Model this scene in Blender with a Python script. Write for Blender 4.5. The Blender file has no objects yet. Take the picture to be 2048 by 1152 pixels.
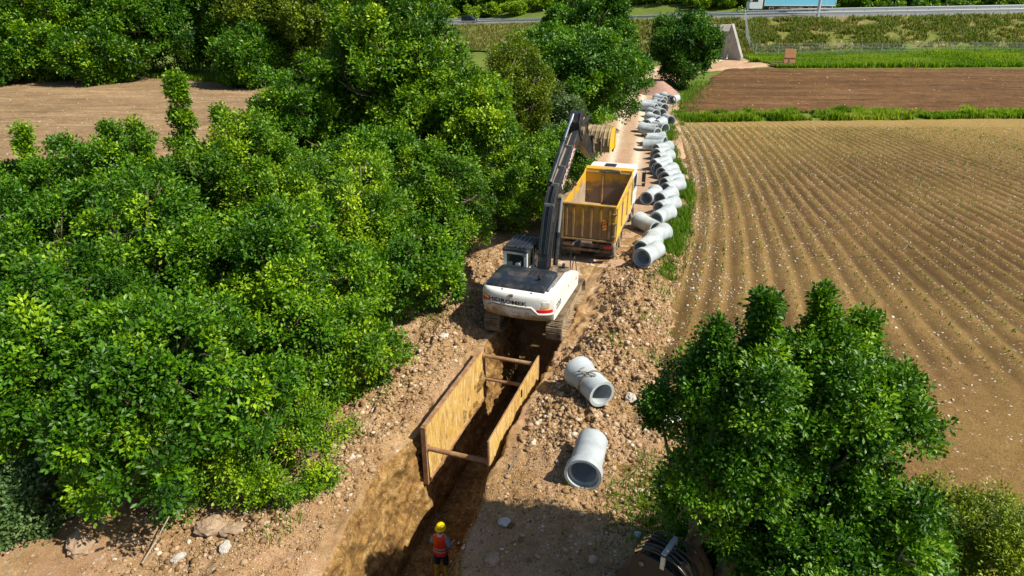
import bpy, bmesh, math, random
import numpy as np
from mathutils import Vector, Matrix

# ------------------------------------------------------------------ camera, sky, sun
scene = bpy.context.scene
COL = scene.collection
F_PX, CAM_H, Y_HOR = 1366.0, 12.5, -60.0
TH = math.atan((576 - Y_HOR) / F_PX)
SN, CS = math.sin(TH), math.cos(TH)
cam_d = bpy.data.cameras.new('camera')
cam = bpy.data.objects.new('camera', cam_d)
COL.objects.link(cam)
cam_d.sensor_width = 36.0
cam_d.lens = 36.0 * F_PX / 2048.0
cam_d.clip_start = 0.1
cam_d.clip_end = 3000.0
cam.location = (0, 0, CAM_H)
cam.rotation_euler = (math.pi / 2 - TH, 0, 0)
scene.camera = cam

SUN_AZ = math.radians(112.0)      # clockwise from +Y
SUN_EL = math.radians(48.0)
SUN_DIR = Vector((math.sin(SUN_AZ) * math.cos(SUN_EL), math.cos(SUN_AZ) * math.cos(SUN_EL), math.sin(SUN_EL)))
world = bpy.data.worlds.new('World')
scene.world = world
world.use_nodes = True
wn = world.node_tree
bg = wn.nodes['Background']
sky = wn.nodes.new('ShaderNodeTexSky')
sky.sky_type = 'NISHITA'
sky.sun_disc = False
sky.sun_elevation = SUN_EL
sky.sun_rotation = SUN_AZ
wn.links.new(sky.outputs[0], bg.inputs[0])
bg.inputs[1].default_value = 0.078
sun_d = bpy.data.lights.new('sun', 'SUN')
sun_d.energy = 5.0
sun_d.angle = math.radians(0.5)
sun_d.color = (1.0, 0.925, 0.78)
sun = bpy.data.objects.new('sun', sun_d)
COL.objects.link(sun)
sun.rotation_euler = SUN_DIR.to_track_quat('Z', 'Y').to_euler()
vs = scene.view_settings
vs.view_transform = 'Standard'
vs.look = 'None'
vs.exposure = 0.47
vs.gamma = 1.0
scene.render.engine = 'CYCLES'
scene.cycles.max_bounces = 6
scene.cycles.diffuse_bounces = 2
scene.cycles.transmission_bounces = 3
scene.cycles.transparent_max_bounces = 6


def at(px, py, z=0.0):
    dx = (px - 1024) / F_PX
    dy = -(py - 576) / F_PX
    d = (dx, CS + dy * SN, -SN + dy * CS)
    t = (z - CAM_H) / d[2]
    return Vector((d[0] * t, d[1] * t, z))


# ------------------------------------------------------------------ noise helpers (numpy)
def _hash(ix, iy, iz, seed):
    n = (ix * 374761393 + iy * 668265263 + iz * 2147483647 + seed * 144665) & 0xFFFFFFFF
    n = ((n ^ (n >> 13)) * 1274126177) & 0xFFFFFFFF
    n = (n ^ (n >> 16)) & 0xFFFFFFFF
    n = (n * 2246822519) & 0xFFFFFFFF
    n = n ^ (n >> 15)
    return (n & 0xFFFF) / 65535.0


def vnoise(x, y, z=None, seed=0):
    x = np.asarray(x, dtype=float); y = np.asarray(y, dtype=float)
    z = np.zeros_like(x) if z is None else np.asarray(z, dtype=float)
    xi = np.floor(x).astype(np.int64); yi = np.floor(y).astype(np.int64); zi = np.floor(z).astype(np.int64)
    fx, fy, fz = x - xi, y - yi, z - zi
    ux, uy, uz = fx * fx * (3 - 2 * fx), fy * fy * (3 - 2 * fy), fz * fz * (3 - 2 * fz)
    r = 0
    for a in (0, 1):
        wx = ux if a else 1 - ux
        for b in (0, 1):
            wy = uy if b else 1 - uy
            for c in (0, 1):
                wz = uz if c else 1 - uz
                r = r + wx * wy * wz * _hash(xi + a, yi + b, zi + c, seed)
    return r


def fbm(x, y, z=None, seed=0, octv=4, gain=0.5):
    a, s, r = 1.0, 0.0, 0
    f = 1.0
    for o in range(octv):
        r = r + a * vnoise(np.asarray(x) * f, np.asarray(y) * f, None if z is None else np.asarray(z) * f, seed + o * 17)
        s += a
        a *= gain
        f *= 2.03
    return r / s


def sst(x, a, b):
    t = np.clip((np.asarray(x, dtype=float) - a) / (b - a), 0, 1)
    return t * t * (3 - 2 * t)


# ------------------------------------------------------------------ object helpers
def tag(o, label=None, cat=None, group=None, kind=None):
    if label: o['label'] = label
    if cat: o['category'] = cat
    if group: o['group'] = group
    if kind: o['kind'] = kind
    return o


def empty(name, loc=(0, 0, 0), rz=0.0, label=None, cat=None, group=None):
    o = bpy.data.objects.new(name, None)
    COL.objects.link(o)
    o.location = loc
    o.rotation_euler = (0, 0, rz)
    o.empty_display_size = 0.3
    return tag(o, label, cat, group)


def np_mesh(name, V, Fq, smooth=False):
    """V (n,3), Fq (m,k) equal-sized faces"""
    me = bpy.data.meshes.new(name)
    V = np.ascontiguousarray(V, dtype=np.float32)
    Fq = np.ascontiguousarray(Fq, dtype=np.int32)
    m, k = Fq.shape
    me.vertices.add(len(V)); me.vertices.foreach_set('co', V.ravel())
    me.loops.add(m * k); me.loops.foreach_set('vertex_index', Fq.ravel())
    me.polygons.add(m)
    me.polygons.foreach_set('loop_start', np.arange(0, m * k, k, dtype=np.int32))
    if smooth:
        me.polygons.foreach_set('use_smooth', np.ones(m, dtype=bool))
    me.update(calc_edges=True)
    return me


def add_attr(me, name, vals, domain='POINT'):
    a = me.attributes.new(name, 'FLOAT', domain)
    a.data.foreach_set('value', np.ascontiguousarray(vals, dtype=np.float32))


def link_mesh(name, me, mat=None, parent=None):
    o = bpy.data.objects.new(name, me)
    COL.objects.link(o)
    if mat: me.materials.append(mat)
    if parent is not None: o.parent = parent
    return o


def grid_obj(name, P, mat, attrs=None, smooth=True, parent=None, keep=None):
    """P: (n,m,3) array of points"""
    n, m = P.shape[:2]
    idx = np.arange(n * m).reshape(n, m)
    Fq = np.stack([idx[:-1, :-1], idx[1:, :-1], idx[1:, 1:], idx[:-1, 1:]], -1).reshape(-1, 4)
    if keep is not None:
        k = keep[:-1, :-1] & keep[1:, :-1] & keep[1:, 1:] & keep[:-1, 1:]
        Fq = Fq[k.ravel()]
    me = np_mesh(name, P.reshape(-1, 3), Fq, smooth)
    for a, v in (attrs or {}).items():
        add_attr(me, a, np.broadcast_to(v, (n, m)).ravel())
    return link_mesh(name, me, mat, parent)


def copy_tree(o, parent=None):
    c = o.copy()
    COL.objects.link(c)
    if parent is not None: c.parent = parent
    for ch in list(o.children):
        copy_tree(ch, c)
    return c


class MB:
    """collects shapes for one mesh object"""
    def __init__(self):
        self.v = []; self.f = []

    def add(self, vs, fs):
        b = len(self.v)
        self.v += [tuple(p) for p in vs]
        self.f += [tuple(i + b for i in f) for f in fs]
        return self

    def box(self, x0, x1, y0, y1, z0, z1, M=None):
        vs = [Vector(p) for p in ((x0, y0, z0), (x1, y0, z0), (x1, y1, z0), (x0, y1, z0), (x0, y0, z1), (x1, y0, z1), (x1, y1, z1), (x0, y1, z1))]
        if M is not None: vs = [M @ p for p in vs]
        return self.add(vs, [(3, 2, 1, 0), (4, 5, 6, 7), (0, 1, 5, 4), (1, 2, 6, 5), (2, 3, 7, 6), (3, 0, 4, 7)])

    def prism(self, poly, x0, x1, ax='x', M=None):
        """poly of (a,b) in the plane across ax, extruded along ax"""
        def P(a, b, t):
            p = {'x': (t, a, b), 'y': (a, t, b), 'z': (a, b, t)}[ax]
            return M @ Vector(p) if M is not None else p
        n = len(poly)
        area = sum(poly[i][0] * poly[(i + 1) % n][1] - poly[(i + 1) % n][0] * poly[i][1] for i in range(n))
        if (area < 0) != (ax == 'y'): poly = poly[::-1]
        vs = [P(a, b, x0) for a, b in poly] + [P(a, b, x1) for a, b in poly]
        fs = [tuple(range(n - 1, -1, -1)), tuple(range(n, 2 * n))]
        fs += [(i, (i + 1) % n, n + (i + 1) % n, n + i) for i in range(n)]
        return self.add(vs, fs)

    def tube(self, pts, r, n=8, caps=True, closed=False):
        pts = [Vector(p) for p in pts]
        rs = r if isinstance(r, (list, tuple)) else [r] * len(pts)
        rings = []
        prev = None
        L = len(pts)
        for i, p in enumerate(pts):
            if closed: d = pts[(i + 1) % L] - pts[i - 1]
            else: d = (pts[min(i + 1, L - 1)] - pts[max(i - 1, 0)])
            d = d.normalized() if d.length > 1e-9 else Vector((0, 0, 1))
            if prev is None:
                a = d.orthogonal().normalized()
            else:
                a = (prev - d * prev.dot(d))
                a = a.normalized() if a.length > 1e-6 else d.orthogonal().normalized()
            prev = a
            b = d.cross(a)
            rings.append([p + (a * math.cos(2 * math.pi * k / n) + b * math.sin(2 * math.pi * k / n)) * rs[i] for k in range(n)])
        vs = [q for ring in rings for q in ring]
        fs = []
        for i in range(L if closed else L - 1):
            j = (i + 1) % L
            for k in range(n):
                fs.append((i * n + k, i * n + (k + 1) % n, j * n + (k + 1) % n, j * n + k))
        if caps and not closed:
            fs.append(tuple(range(n - 1, -1, -1)))
            fs.append(tuple((L - 1) * n + k for k in range(n)))
        return self.add(vs, fs)

    def cyl(self, p0, p1, r0, r1=None, n=16):
        return self.tube([p0, p1], [r0, r0 if r1 is None else r1], n)

    def lathe(self, prof, n=24, M=None, closed=False):
        """prof of (radius, height) about local z"""
        vs = []
        for r, h in prof:
            for k in range(n):
                a = 2 * math.pi * k / n
                p = Vector((r * math.cos(a), r * math.sin(a), h))
                vs.append(M @ p if M is not None else p)
        fs = []
        L = len(prof)
        for i in range(L if closed else L - 1):
            j = (i + 1) % L
            for k in range(n):
                fs.append((i * n + k, i * n + (k + 1) % n, j * n + (k + 1) % n, j * n + k))
        if not closed:
            if prof[0][0] > 1e-4: fs.append(tuple(range(n - 1, -1, -1)))
            if prof[-1][0] > 1e-4: fs.append(tuple((L - 1) * n + k for k in range(n)))
        return self.add(vs, fs)

    def loft(self, rings, caps=True):
        n = len(rings[0])
        vs = [q for r in rings for q in r]
        fs = []
        for i in range(len(rings) - 1):
            for k in range(n):
                fs.append((i * n + k, i * n + (k + 1) % n, (i + 1) * n + (k + 1) % n, (i + 1) * n + k))
        if caps:
            fs.append(tuple(range(n - 1, -1, -1)))
            fs.append(tuple((len(rings) - 1) * n + k for k in range(n)))
        return self.add(vs, fs)

    def build(self, name, mat, parent=None, bevel=0.0, smooth=False, seg=2):
        me = bpy.data.meshes.new(name)
        me.from_pydata([tuple(p) for p in self.v], [], self.f)
        bm = bmesh.new(); bm.from_mesh(me)
        bmesh.ops.recalc_face_normals(bm, faces=bm.faces)
        bm.to_mesh(me); bm.free()
        o = link_mesh(name, me, mat, parent)
        if smooth:
            me.polygons.foreach_set('use_smooth', np.ones(len(me.polygons), dtype=bool))
            try: me.set_sharp_from_angle(angle=math.radians(38))
            except Exception: pass
        if bevel > 0:
            b = o.modifiers.new('bevel', 'BEVEL')
            b.width = bevel; b.segments = seg; b.limit_method = 'ANGLE'; b.angle_limit = math.radians(40)
            b.harden_normals = False
        return o


# ------------------------------------------------------------------ materials
def nodes_of(name):
    m = bpy.data.materials.new(name)
    m.use_nodes = True
    nt = m.node_tree
    bs = nt.nodes['Principled BSDF']
    return m, nt, bs


def N(nt, t, **kw):
    n = nt.nodes.new(t)
    for k, v in kw.items():
        setattr(n, k, v)
    return n


def noise_node(nt, vec, scale, detail=4, rough=0.55, dist=0.0):
    n = N(nt, 'ShaderNodeTexNoise')
    n.inputs['Scale'].default_value = scale
    n.inputs['Detail'].default_value = detail
    n.inputs['Roughness'].default_value = rough
    n.inputs['Distortion'].default_value = dist
    nt.links.new(vec, n.inputs['Vector'])
    return n.outputs['Fac']


def ramp(nt, fac, stops):
    r = N(nt, 'ShaderNodeValToRGB')
    el = r.color_ramp.elements
    while len(el) < len(stops): el.new(0.5)
    for e, (p, c) in zip(el, stops):
        e.position = p
        e.color = (c[0], c[1], c[2], 1) if isinstance(c, (tuple, list)) else (c, c, c, 1)
    nt.links.new(fac, r.inputs['Fac'])
    return r.outputs['Color']


def mixc(nt, fac, a, b, mode='MIX'):
    m = N(nt, 'ShaderNodeMix', data_type='RGBA', blend_type=mode)
    for sock, v in ((m.inputs[0], fac), (m.inputs[6], a), (m.inputs[7], b)):
        if hasattr(v, 'links'): nt.links.new(v, sock)
        elif isinstance(v, (int, float)): sock.default_value = v
        else: sock.default_value = (v[0], v[1], v[2], 1)
    return m.outputs[2]


def mathn(nt, op, a, b=0.0, clamp=False):
    m = N(nt, 'ShaderNodeMath', operation=op, use_clamp=clamp)
    for sock, v in ((m.inputs[0], a), (m.inputs[1], b)):
        if hasattr(v, 'links'): nt.links.new(v, sock)
        else: sock.default_value = v
    return m.outputs[0]


def attr(nt, name):
    a = N(nt, 'ShaderNodeAttribute', attribute_name=name)
    return a.outputs['Fac']


def obj_vec(nt):
    return N(nt, 'ShaderNodeTexCoord').outputs['Object']


def bump(nt, bs, h, strength=0.4, dist=0.05):
    b = N(nt, 'ShaderNodeBump')
    b.inputs['Strength'].default_value = strength
    b.inputs['Distance'].default_value = dist
    nt.links.new(h, b.inputs['Height'])
    nt.links.new(b.outputs[0], bs.inputs['Normal'])


def paint(name, col, rough=0.45, metal=0.0, dirt=None, dscale=2.0, dlo=0.5, dhi=0.72, fine=0.12, bmp=0.0, low=None):
    """plain coat with blotches of dirt of its own shape; low=(z0,z1) splashes more mud near the ground"""
    m, nt, bs = nodes_of(name)
    v = obj_vec(nt)
    c = mixc(nt, noise_node(nt, v, 14, 5), tuple(x * (1 - fine) for x in col), tuple(min(1, x * (1 + fine)) for x in col))
    if dirt is not None:
        n = noise_node(nt, v, dscale, 8, 0.65, 0.4)
        if low is not None:
            sep = N(nt, 'ShaderNodeSeparateXYZ'); nt.links.new(v, sep.inputs[0])
            mr = N(nt, 'ShaderNodeMapRange')
            nt.links.new(sep.outputs[2], mr.inputs[0])
            mr.inputs[1].default_value = low[0]; mr.inputs[2].default_value = low[1]
            mr.inputs[3].default_value = 0.30; mr.inputs[4].default_value = -0.06
            n = mathn(nt, 'ADD', n, mr.outputs[0])
        f = ramp(nt, n, [(dlo, 0.0), (dhi, 1.0)])
        c = mixc(nt, f, c, dirt)
        r = N(nt, 'ShaderNodeMapRange'); nt.links.new(f, r.inputs[0])
        r.inputs[3].default_value = rough; r.inputs[4].default_value = 0.9
        nt.links.new(r.outputs[0], bs.inputs['Roughness'])
    else:
        bs.inputs['Roughness'].default_value = rough
    nt.links.new(c, bs.inputs['Base Color'])
    bs.inputs['Metallic'].default_value = metal
    if bmp > 0:
        bump(nt, bs, noise_node(nt, v, 22, 6), bmp, 0.02)
    return m


def soil(name, dark, mid, light, red=None, stone=0.0, stone_scale=11.0, clay=None, rowattr=False, bstr=0.7, big=0.35, ruts=None, grit=38.0, streak=None):
    m, nt, bs = nodes_of(name)
    v = obj_vec(nt)
    n1 = noise_node(nt, v, big, 5, 0.6)
    n2 = noise_node(nt, v, 3.1, 7, 0.68)
    n3 = noise_node(nt, v, 17, 6, 0.7)
    mx = mathn(nt, 'ADD', mathn(nt, 'MULTIPLY', n1, 0.35), mathn(nt, 'ADD', mathn(nt, 'MULTIPLY', n2, 0.35), mathn(nt, 'MULTIPLY', n3, 0.3)))
    c = ramp(nt, mx, [(0.36, dark), (0.5, mid), (0.64, light)])
    if red is not None:
        f = ramp(nt, noise_node(nt, v, 0.55, 6, 0.6), [(0.5, 0.0), (0.66, 0.75)])
        c = mixc(nt, f, c, red)
    if clay is not None:
        cl = ramp(nt, noise_node(nt, v, 2.4, 7, 0.7, 0.6), [(0.35, clay[0]), (0.55, clay[1]), (0.7, clay[2])])
        mp = N(nt, 'ShaderNodeMapping'); mp.inputs['Scale'].default_value = (1.0, 1.0, 0.7)
        nt.links.new(v, mp.inputs[0])
        st = noise_node(nt, mp.outputs[0], 8.0, 8, 0.78, 0.2)
        cl = mixc(nt, 1.0, cl, ramp(nt, st, [(0.36, 0.40), (0.5, 0.95), (0.66, 1.3)]), 'MULTIPLY')
        c = mixc(nt, attr(nt, 'clay'), c, cl)
    if ruts is not None:
        c = mixc(nt, mathn(nt, 'MULTIPLY', attr(nt, 'rut'), ramp(nt, n2, [(0.3, 0.55), (0.6, 1.0)])), c, ruts)
    n4 = noise_node(nt, v, grit, 4, 0.75)
    c = mixc(nt, 1.0, c, ramp(nt, n4, [(0.30, 0.45), (0.5, 1.0), (0.70, 1.35)]), 'MULTIPLY')
    h = mathn(nt, 'ADD', mathn(nt, 'MULTIPLY', n3, 0.6), mathn(nt, 'ADD', mathn(nt, 'MULTIPLY', n2, 0.6), mathn(nt, 'MULTIPLY', n4, 0.35)))
    if streak is not None:
        mps = N(nt, 'ShaderNodeMapping'); mps.inputs['Scale'].default_value = (streak[0], streak[1], 1.0); nt.links.new(v, mps.inputs[0])
        c = mixc(nt, 1.0, c, ramp(nt, noise_node(nt, mps.outputs[0], 1.0, 6, 0.7, 0.5), [(0.34, 0.62), (0.5, 1.0), (0.68, 1.35)]), 'MULTIPLY')
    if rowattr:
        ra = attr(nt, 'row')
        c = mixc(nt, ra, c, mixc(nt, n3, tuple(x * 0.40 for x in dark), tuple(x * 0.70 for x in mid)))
        ya = attr(nt, 'straw')
        c = mixc(nt, mathn(nt, 'MULTIPLY', ya, ramp(nt, n3, [(0.35, 0.3), (0.62, 0.9)])), c, (0.41, 0.29, 0.085))
    if stone > 0:
        vo = N(nt, 'ShaderNodeTexVoronoi')
        vo.inputs['Scale'].default_value = stone_scale
        vo.inputs['Randomness'].default_value = 1.0
        nt.links.new(v, vo.inputs['Vector'])
        sx = N(nt, 'ShaderNodeSeparateColor'); nt.links.new(vo.outputs['Color'], sx.inputs[0])
        pick = mathn(nt, 'GREATER_THAN', sx.outputs[0], 1 - stone)
        core = mathn(nt, 'LESS_THAN', vo.outputs['Distance'], mathn(nt, 'MULTIPLY', sx.outputs[1], 0.42))
        f = mathn(nt, 'MULTIPLY', pick, core)
        if clay is not None: f = mathn(nt, 'MULTIPLY', f, mathn(nt, 'SUBTRACT', 1.0, mathn(nt, 'MULTIPLY', attr(nt, 'clay'), 0.6), True))
        sc = ramp(nt, sx.outputs[2], [(0.0, (0.30, 0.22, 0.15)), (0.55, (0.46, 0.38, 0.29)), (1.0, (0.62, 0.56, 0.48))])
        c = mixc(nt, f, c, sc)
        h = mathn(nt, 'ADD', h, mathn(nt, 'MULTIPLY', f, 0.35))
    nt.links.new(c, bs.inputs['Base Color'])
    bs.inputs['Roughness'].default_value = 0.93
    bs.inputs['Specular IOR Level'].default_value = 0.2
    bump(nt, bs, h, bstr, 0.06)
    return m


def leaf_mat(name, dark, mid, light, trans=0.22, rough=0.45, spec=0.38):
    m, nt, bs = nodes_of(name)
    c = ramp(nt, attr(nt, 'tint'), [(0.0, dark), (0.5, mid), (1.0, light)])
    nt.links.new(c, bs.inputs['Base Color'])
    bs.inputs['Roughness'].default_value = rough
    bs.inputs['Specular IOR Level'].default_value = spec
    tr = N(nt, 'ShaderNodeBsdfTranslucent')
    tc = mixc(nt, 1.0, c, (1.5, 1.55, 0.5), 'MULTIPLY')
    nt.links.new(tc, tr.inputs[0])
    mx = N(nt, 'ShaderNodeMixShader')
    mx.inputs[0].default_value = trans
    nt.links.new(bs.outputs[0], mx.inputs[1]); nt.links.new(tr.outputs[0], mx.inputs[2])
    nt.links.new(mx.outputs[0], nt.nodes['Material Output'].inputs[0])
    return m


def tint_mat(name, stops, rough=0.9):
    m, nt, bs = nodes_of(name)
    v = obj_vec(nt)
    c = ramp(nt, attr(nt, 'tint'), stops)
    c = mixc(nt, 0.5, c, ramp(nt, noise_node(nt, v, 25, 5), [(0.3, 0.55), (0.7, 1.0)]), 'MULTIPLY')
    nt.links.new(c, bs.inputs['Base Color'])
    bs.inputs['Roughness'].default_value = rough
    bs.inputs['Specular IOR Level'].default_value = 0.25
    bump(nt, bs, noise_node(nt, v, 30, 5), 0.5, 0.03)
    return m


M = {}
MUD = (0.26, 0.18, 0.10)
M['white'] = paint('white_paint', (0.74, 0.75, 0.72), 0.35, 0, (0.36, 0.29, 0.20), 1.7, 0.52, 0.80, 0.05)
M['white_low'] = paint('white_paint_muddy', (0.74, 0.75, 0.72), 0.35, 0, (0.34, 0.25, 0.15), 1.9, 0.52, 0.72, 0.04, low=(1.05, 1.6))
M['black'] = paint('black_paint', (0.018, 0.02, 0.024), 0.35, 0, (0.10, 0.085, 0.065), 2.5, 0.52, 0.85, 0.2)
M['arm'] = paint('matte_black_steel', (0.012, 0.013, 0.015), 0.65, 0, None, fine=0.3)
M['hood'] = paint('dark_hood_paint', (0.016, 0.022, 0.030), 0.32, 0, (0.13, 0.11, 0.085), 1.8, 0.48, 0.85, 0.2)
M['rubber'] = paint('rubber', (0.02, 0.02, 0.02), 0.7, 0, (0.2, 0.15, 0.1), 3, 0.5, 0.7, 0.2)
M['tyre'] = paint('tyre_rubber', (0.03, 0.028, 0.026), 0.8, 0, (0.36, 0.28, 0.19), 3, 0.40, 0.58, 0.2, 0.2)
M['track'] = paint('track_steel', (0.13, 0.10, 0.075), 0.6, 0.2, (0.38, 0.28, 0.17), 2.6, 0.36, 0.55, 0.2, 0.5)
M['dust_black'] = paint('dusty_black', (0.05, 0.045, 0.04), 0.6, 0, (0.32, 0.24, 0.15), 2.2, 0.42, 0.62, 0.2, 0.2)
M['hose'] = paint('hose_rubber', (0.03, 0.034, 0.04), 0.3, 0, None, fine=0.2)
M['chrome'] = paint('cylinder_rod', (0.72, 0.74, 0.76), 0.18, 1.0, None, fine=0.03)
M['steel'] = paint('grey_steel', (0.36, 0.38, 0.40), 0.4, 0.6, None, fine=0.1)
M['bucket'] = paint('worn_bucket_steel', (0.22, 0.16, 0.09), 0.65, 0.15, (0.44, 0.34, 0.18), 2.2, 0.38, 0.62, 0.25, 0.4)
M['yellow'] = paint('dirty_yellow', (0.72, 0.44, 0.02), 0.5, 0, (0.40, 0.30, 0.17), 1.5, 0.43, 0.64, 0.10, 0.1)
M['yellow_worn'] = paint('worn_yellow_bed', (0.66, 0.36, 0.02), 0.55, 0, (0.22, 0.16, 0.12), 0.9, 0.44, 0.60, 0.12, 0.2, low=(1.3, 2.6))
M['yellow_mud'] = paint('muddy_yellow_gate', (0.52, 0.29, 0.03), 0.6, 0, (0.27, 0.18, 0.085), 1.5, 0.36, 0.56, 0.12, 0.25, low=(1.1, 2.2))
M['bed_dirt'] = paint('bed_floor_dirt', (0.40, 0.31, 0.20), 0.95, 0, (0.26, 0.20, 0.14), 2, 0.4, 0.7, 0.2, 0.6)
M['glass'] = paint('dark_glass', (0.02, 0.035, 0.03), 0.08, 0, None, fine=0.05)
M['red'] = paint('red_reflector', (0.62, 0.02, 0.02), 0.3, 0, None, fine=0.1)
M['amber'] = paint('amber_sticker', (0.80, 0.42, 0.03), 0.45, 0, (0.4, 0.33, 0.25), 8, 0.5, 0.7, 0.1)
M['lettering'] = paint('dark_lettering', (0.02, 0.02, 0.024), 0.5, 0, None, fine=0.1)
M['pale_lettering'] = paint('pale_lettering', (0.66, 0.60, 0.58), 0.5, 0, (0.5, 0.12, 0.1), 9, 0.48, 0.6, 0.05)
M['plate'] = paint('number_plate', (0.68, 0.70, 0.72), 0.4, 0, (0.3, 0.22, 0.14), 6, 0.5, 0.7, 0.05)
M['rust_board'] = paint('rusty_ochre_panel', (0.50, 0.30, 0.085), 0.75, 0, (0.64, 0.50, 0.28), 1.4, 0.42, 0.62, 0.15, 0.35)
def scratched():
    m, nt, bs = nodes_of('scratched_ochre_panel')
    v = obj_vec(nt)
    mp = N(nt, 'ShaderNodeMapping'); mp.inputs['Scale'].default_value = (1.0, 3.2, 0.9); nt.links.new(v, mp.inputs[0])
    a = noise_node(nt, mp.outputs[0], 1.6, 9, 0.72, 0.4)
    mp2 = N(nt, 'ShaderNodeMapping'); mp2.inputs['Scale'].default_value = (1.0, 9.0, 1.4); nt.links.new(v, mp2.inputs[0])
    b = noise_node(nt, mp2.outputs[0], 1.5, 8, 0.7, 0.9)
    c = ramp(nt, a, [(0.34, (0.26, 0.14, 0.05)), (0.46, (0.50, 0.30, 0.07)), (0.60, (0.60, 0.40, 0.11)), (0.72, (0.42, 0.23, 0.08))])
    c = mixc(nt, ramp(nt, b, [(0.53, 0.0), (0.63, 0.85)]), c, (0.74, 0.64, 0.44))
    c = mixc(nt, ramp(nt, noise_node(nt, v, 2.2, 6, 0.7), [(0.60, 0.0), (0.70, 0.8)]), c, (0.22, 0.12, 0.06))
    nt.links.new(c, bs.inputs['Base Color']); bs.inputs['Roughness'].default_value = 0.7
    bump(nt, bs, a, 0.3, 0.03)
    return m


M['rust_board'] = scratched()
M['rust'] = paint('rusty_steel', (0.27, 0.135, 0.06), 0.8, 0.1, (0.40, 0.27, 0.16), 3.0, 0.45, 0.65, 0.2, 0.4)
M['rust_orange'] = paint('orange_rust_steel', (0.52, 0.24, 0.12), 0.8, 0, (0.40, 0.2, 0.11), 2.0, 0.45, 0.65, 0.1, 0.3)
M['concrete'] = paint('pipe_concrete', (0.42, 0.475, 0.505), 0.8, 0, (0.28, 0.31, 0.32), 1.6, 0.42, 0.72, 0.10, 0.2)
M['concrete_old'] = paint('cast_concrete', (0.42, 0.41, 0.385), 0.9, 0, (0.30, 0.29, 0.265), 0.6, 0.45, 0.65, 0.08, 0.2)
M['wood'] = paint('weathered_wood', (0.36, 0.30, 0.22), 0.85, 0, (0.22, 0.17, 0.12), 6, 0.45, 0.6, 0.2, 0.3)
M['bark'] = paint('bark', (0.12, 0.085, 0.055), 0.9, 0, (0.22, 0.175, 0.125), 4, 0.45, 0.65, 0.2, 0.6)
M['rope'] = paint('rope_fibre', (0.24, 0.18, 0.12), 0.9, 0, None, fine=0.3)
M['rod'] = paint('dull_rod', (0.22, 0.22, 0.20), 0.6, 0, None, fine=0.2)
M['plastic_white'] = paint('white_sheet', (0.80, 0.79, 0.76), 0.5, 0, (0.5, 0.45, 0.38), 5, 0.55, 0.75, 0.04)
M['orange'] = paint('orange_plastic', (0.85, 0.36, 0.02), 0.4, 0, None)
M['cyan'] = paint('cyan_label', (0.10, 0.48, 0.68), 0.4, 0, (0.6, 0.6, 0.3), 14, 0.48, 0.55, 0.1)
M['curtain'] = paint('blue_curtain', (0.20, 0.64, 0.88), 0.45, 0, None, fine=0.06)
M['navy'] = paint('dark_car_paint', (0.012, 0.02, 0.035), 0.25, 0, None)
M['lorry_white'] = paint('lorry_white', (0.70, 0.76, 0.78), 0.35, 0, None, fine=0.03)
M['galv'] = paint('galvanised', (0.50, 0.54, 0.57), 0.45, 0.35, None, fine=0.08)
M['line'] = paint('road_paint', (0.76, 0.76, 0.74), 0.6, 0, None)
M['vest'] = paint('hi_vis_vest', (0.92, 0.05, 0.015), 0.65, 0, None, fine=0.12)
M['vest_orange'] = paint('hi_vis_orange', (0.9, 0.25, 0.02), 0.6, 0, None, fine=0.1)
M['tape'] = paint('reflective_tape', (0.58, 0.66, 0.68), 0.3, 0.2, None)
M['hat'] = paint('yellow_helmet', (0.88, 0.66, 0.0), 0.3, 0, None, fine=0.03)
M['skin'] = paint('skin', (0.50, 0.27, 0.18), 0.55, 0, None, fine=0.08)
M['hair'] = paint('dark_hair', (0.03, 0.02, 0.015), 0.6, 0, None)
M['shirt'] = paint('blue_shirt', (0.20, 0.38, 0.55), 0.8, 0, None, fine=0.15)
M['trousers'] = paint('navy_trousers', (0.02, 0.035, 0.08), 0.85, 0, None, fine=0.25)
M['boot'] = paint('yellow_boots', (0.66, 0.47, 0.01), 0.4, 0, (0.3, 0.22, 0.1), 6, 0.45, 0.65, 0.1)
M['white_cloth'] = paint('white_collar', (0.78, 0.78, 0.76), 0.8, 0, None)

M['asphalt'] = paint('asphalt', (0.14, 0.15, 0.155), 0.85, 0, (0.19, 0.195, 0.2), 0.3, 0.4, 0.7, 0.15)
M['ground'] = soil('ground_soil', (0.19, 0.11, 0.048), (0.37, 0.232, 0.112), (0.58, 0.43, 0.28), red=(0.42, 0.25, 0.155), stone=0.42, stone_scale=9.0,
                   clay=((0.15, 0.08, 0.028), (0.32, 0.185, 0.06), (0.47, 0.32, 0.15)), bstr=0.9)
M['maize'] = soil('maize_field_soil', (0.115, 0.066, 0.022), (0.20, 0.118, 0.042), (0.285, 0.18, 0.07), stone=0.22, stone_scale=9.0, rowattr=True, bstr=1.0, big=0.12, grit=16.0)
M['plough_dark'] = soil('dark_ploughed_soil', (0.075, 0.038, 0.016), (0.125, 0.066, 0.028), (0.19, 0.11, 0.05), streak=(0.05, 1.5), red=(0.16, 0.085, 0.035), stone=0.03, stone_scale=5, bstr=1.0, big=0.1)
M['plough_tan'] = soil('tan_ploughed_soil', (0.155, 0.10, 0.05), (0.26, 0.175, 0.095), (0.37, 0.265, 0.155), streak=(0.10, 1.3), red=(0.28, 0.175, 0.09), stone=0.12, stone_scale=4.5, bstr=1.0, big=0.08)
M['road'] = soil('dirt_road_soil', (0.34, 0.215, 0.125), (0.44, 0.295, 0.185), (0.52, 0.37, 0.245), red=(0.42, 0.24, 0.15), stone=0.12, ruts=(0.72, 0.61, 0.48), bstr=0.6)
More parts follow.
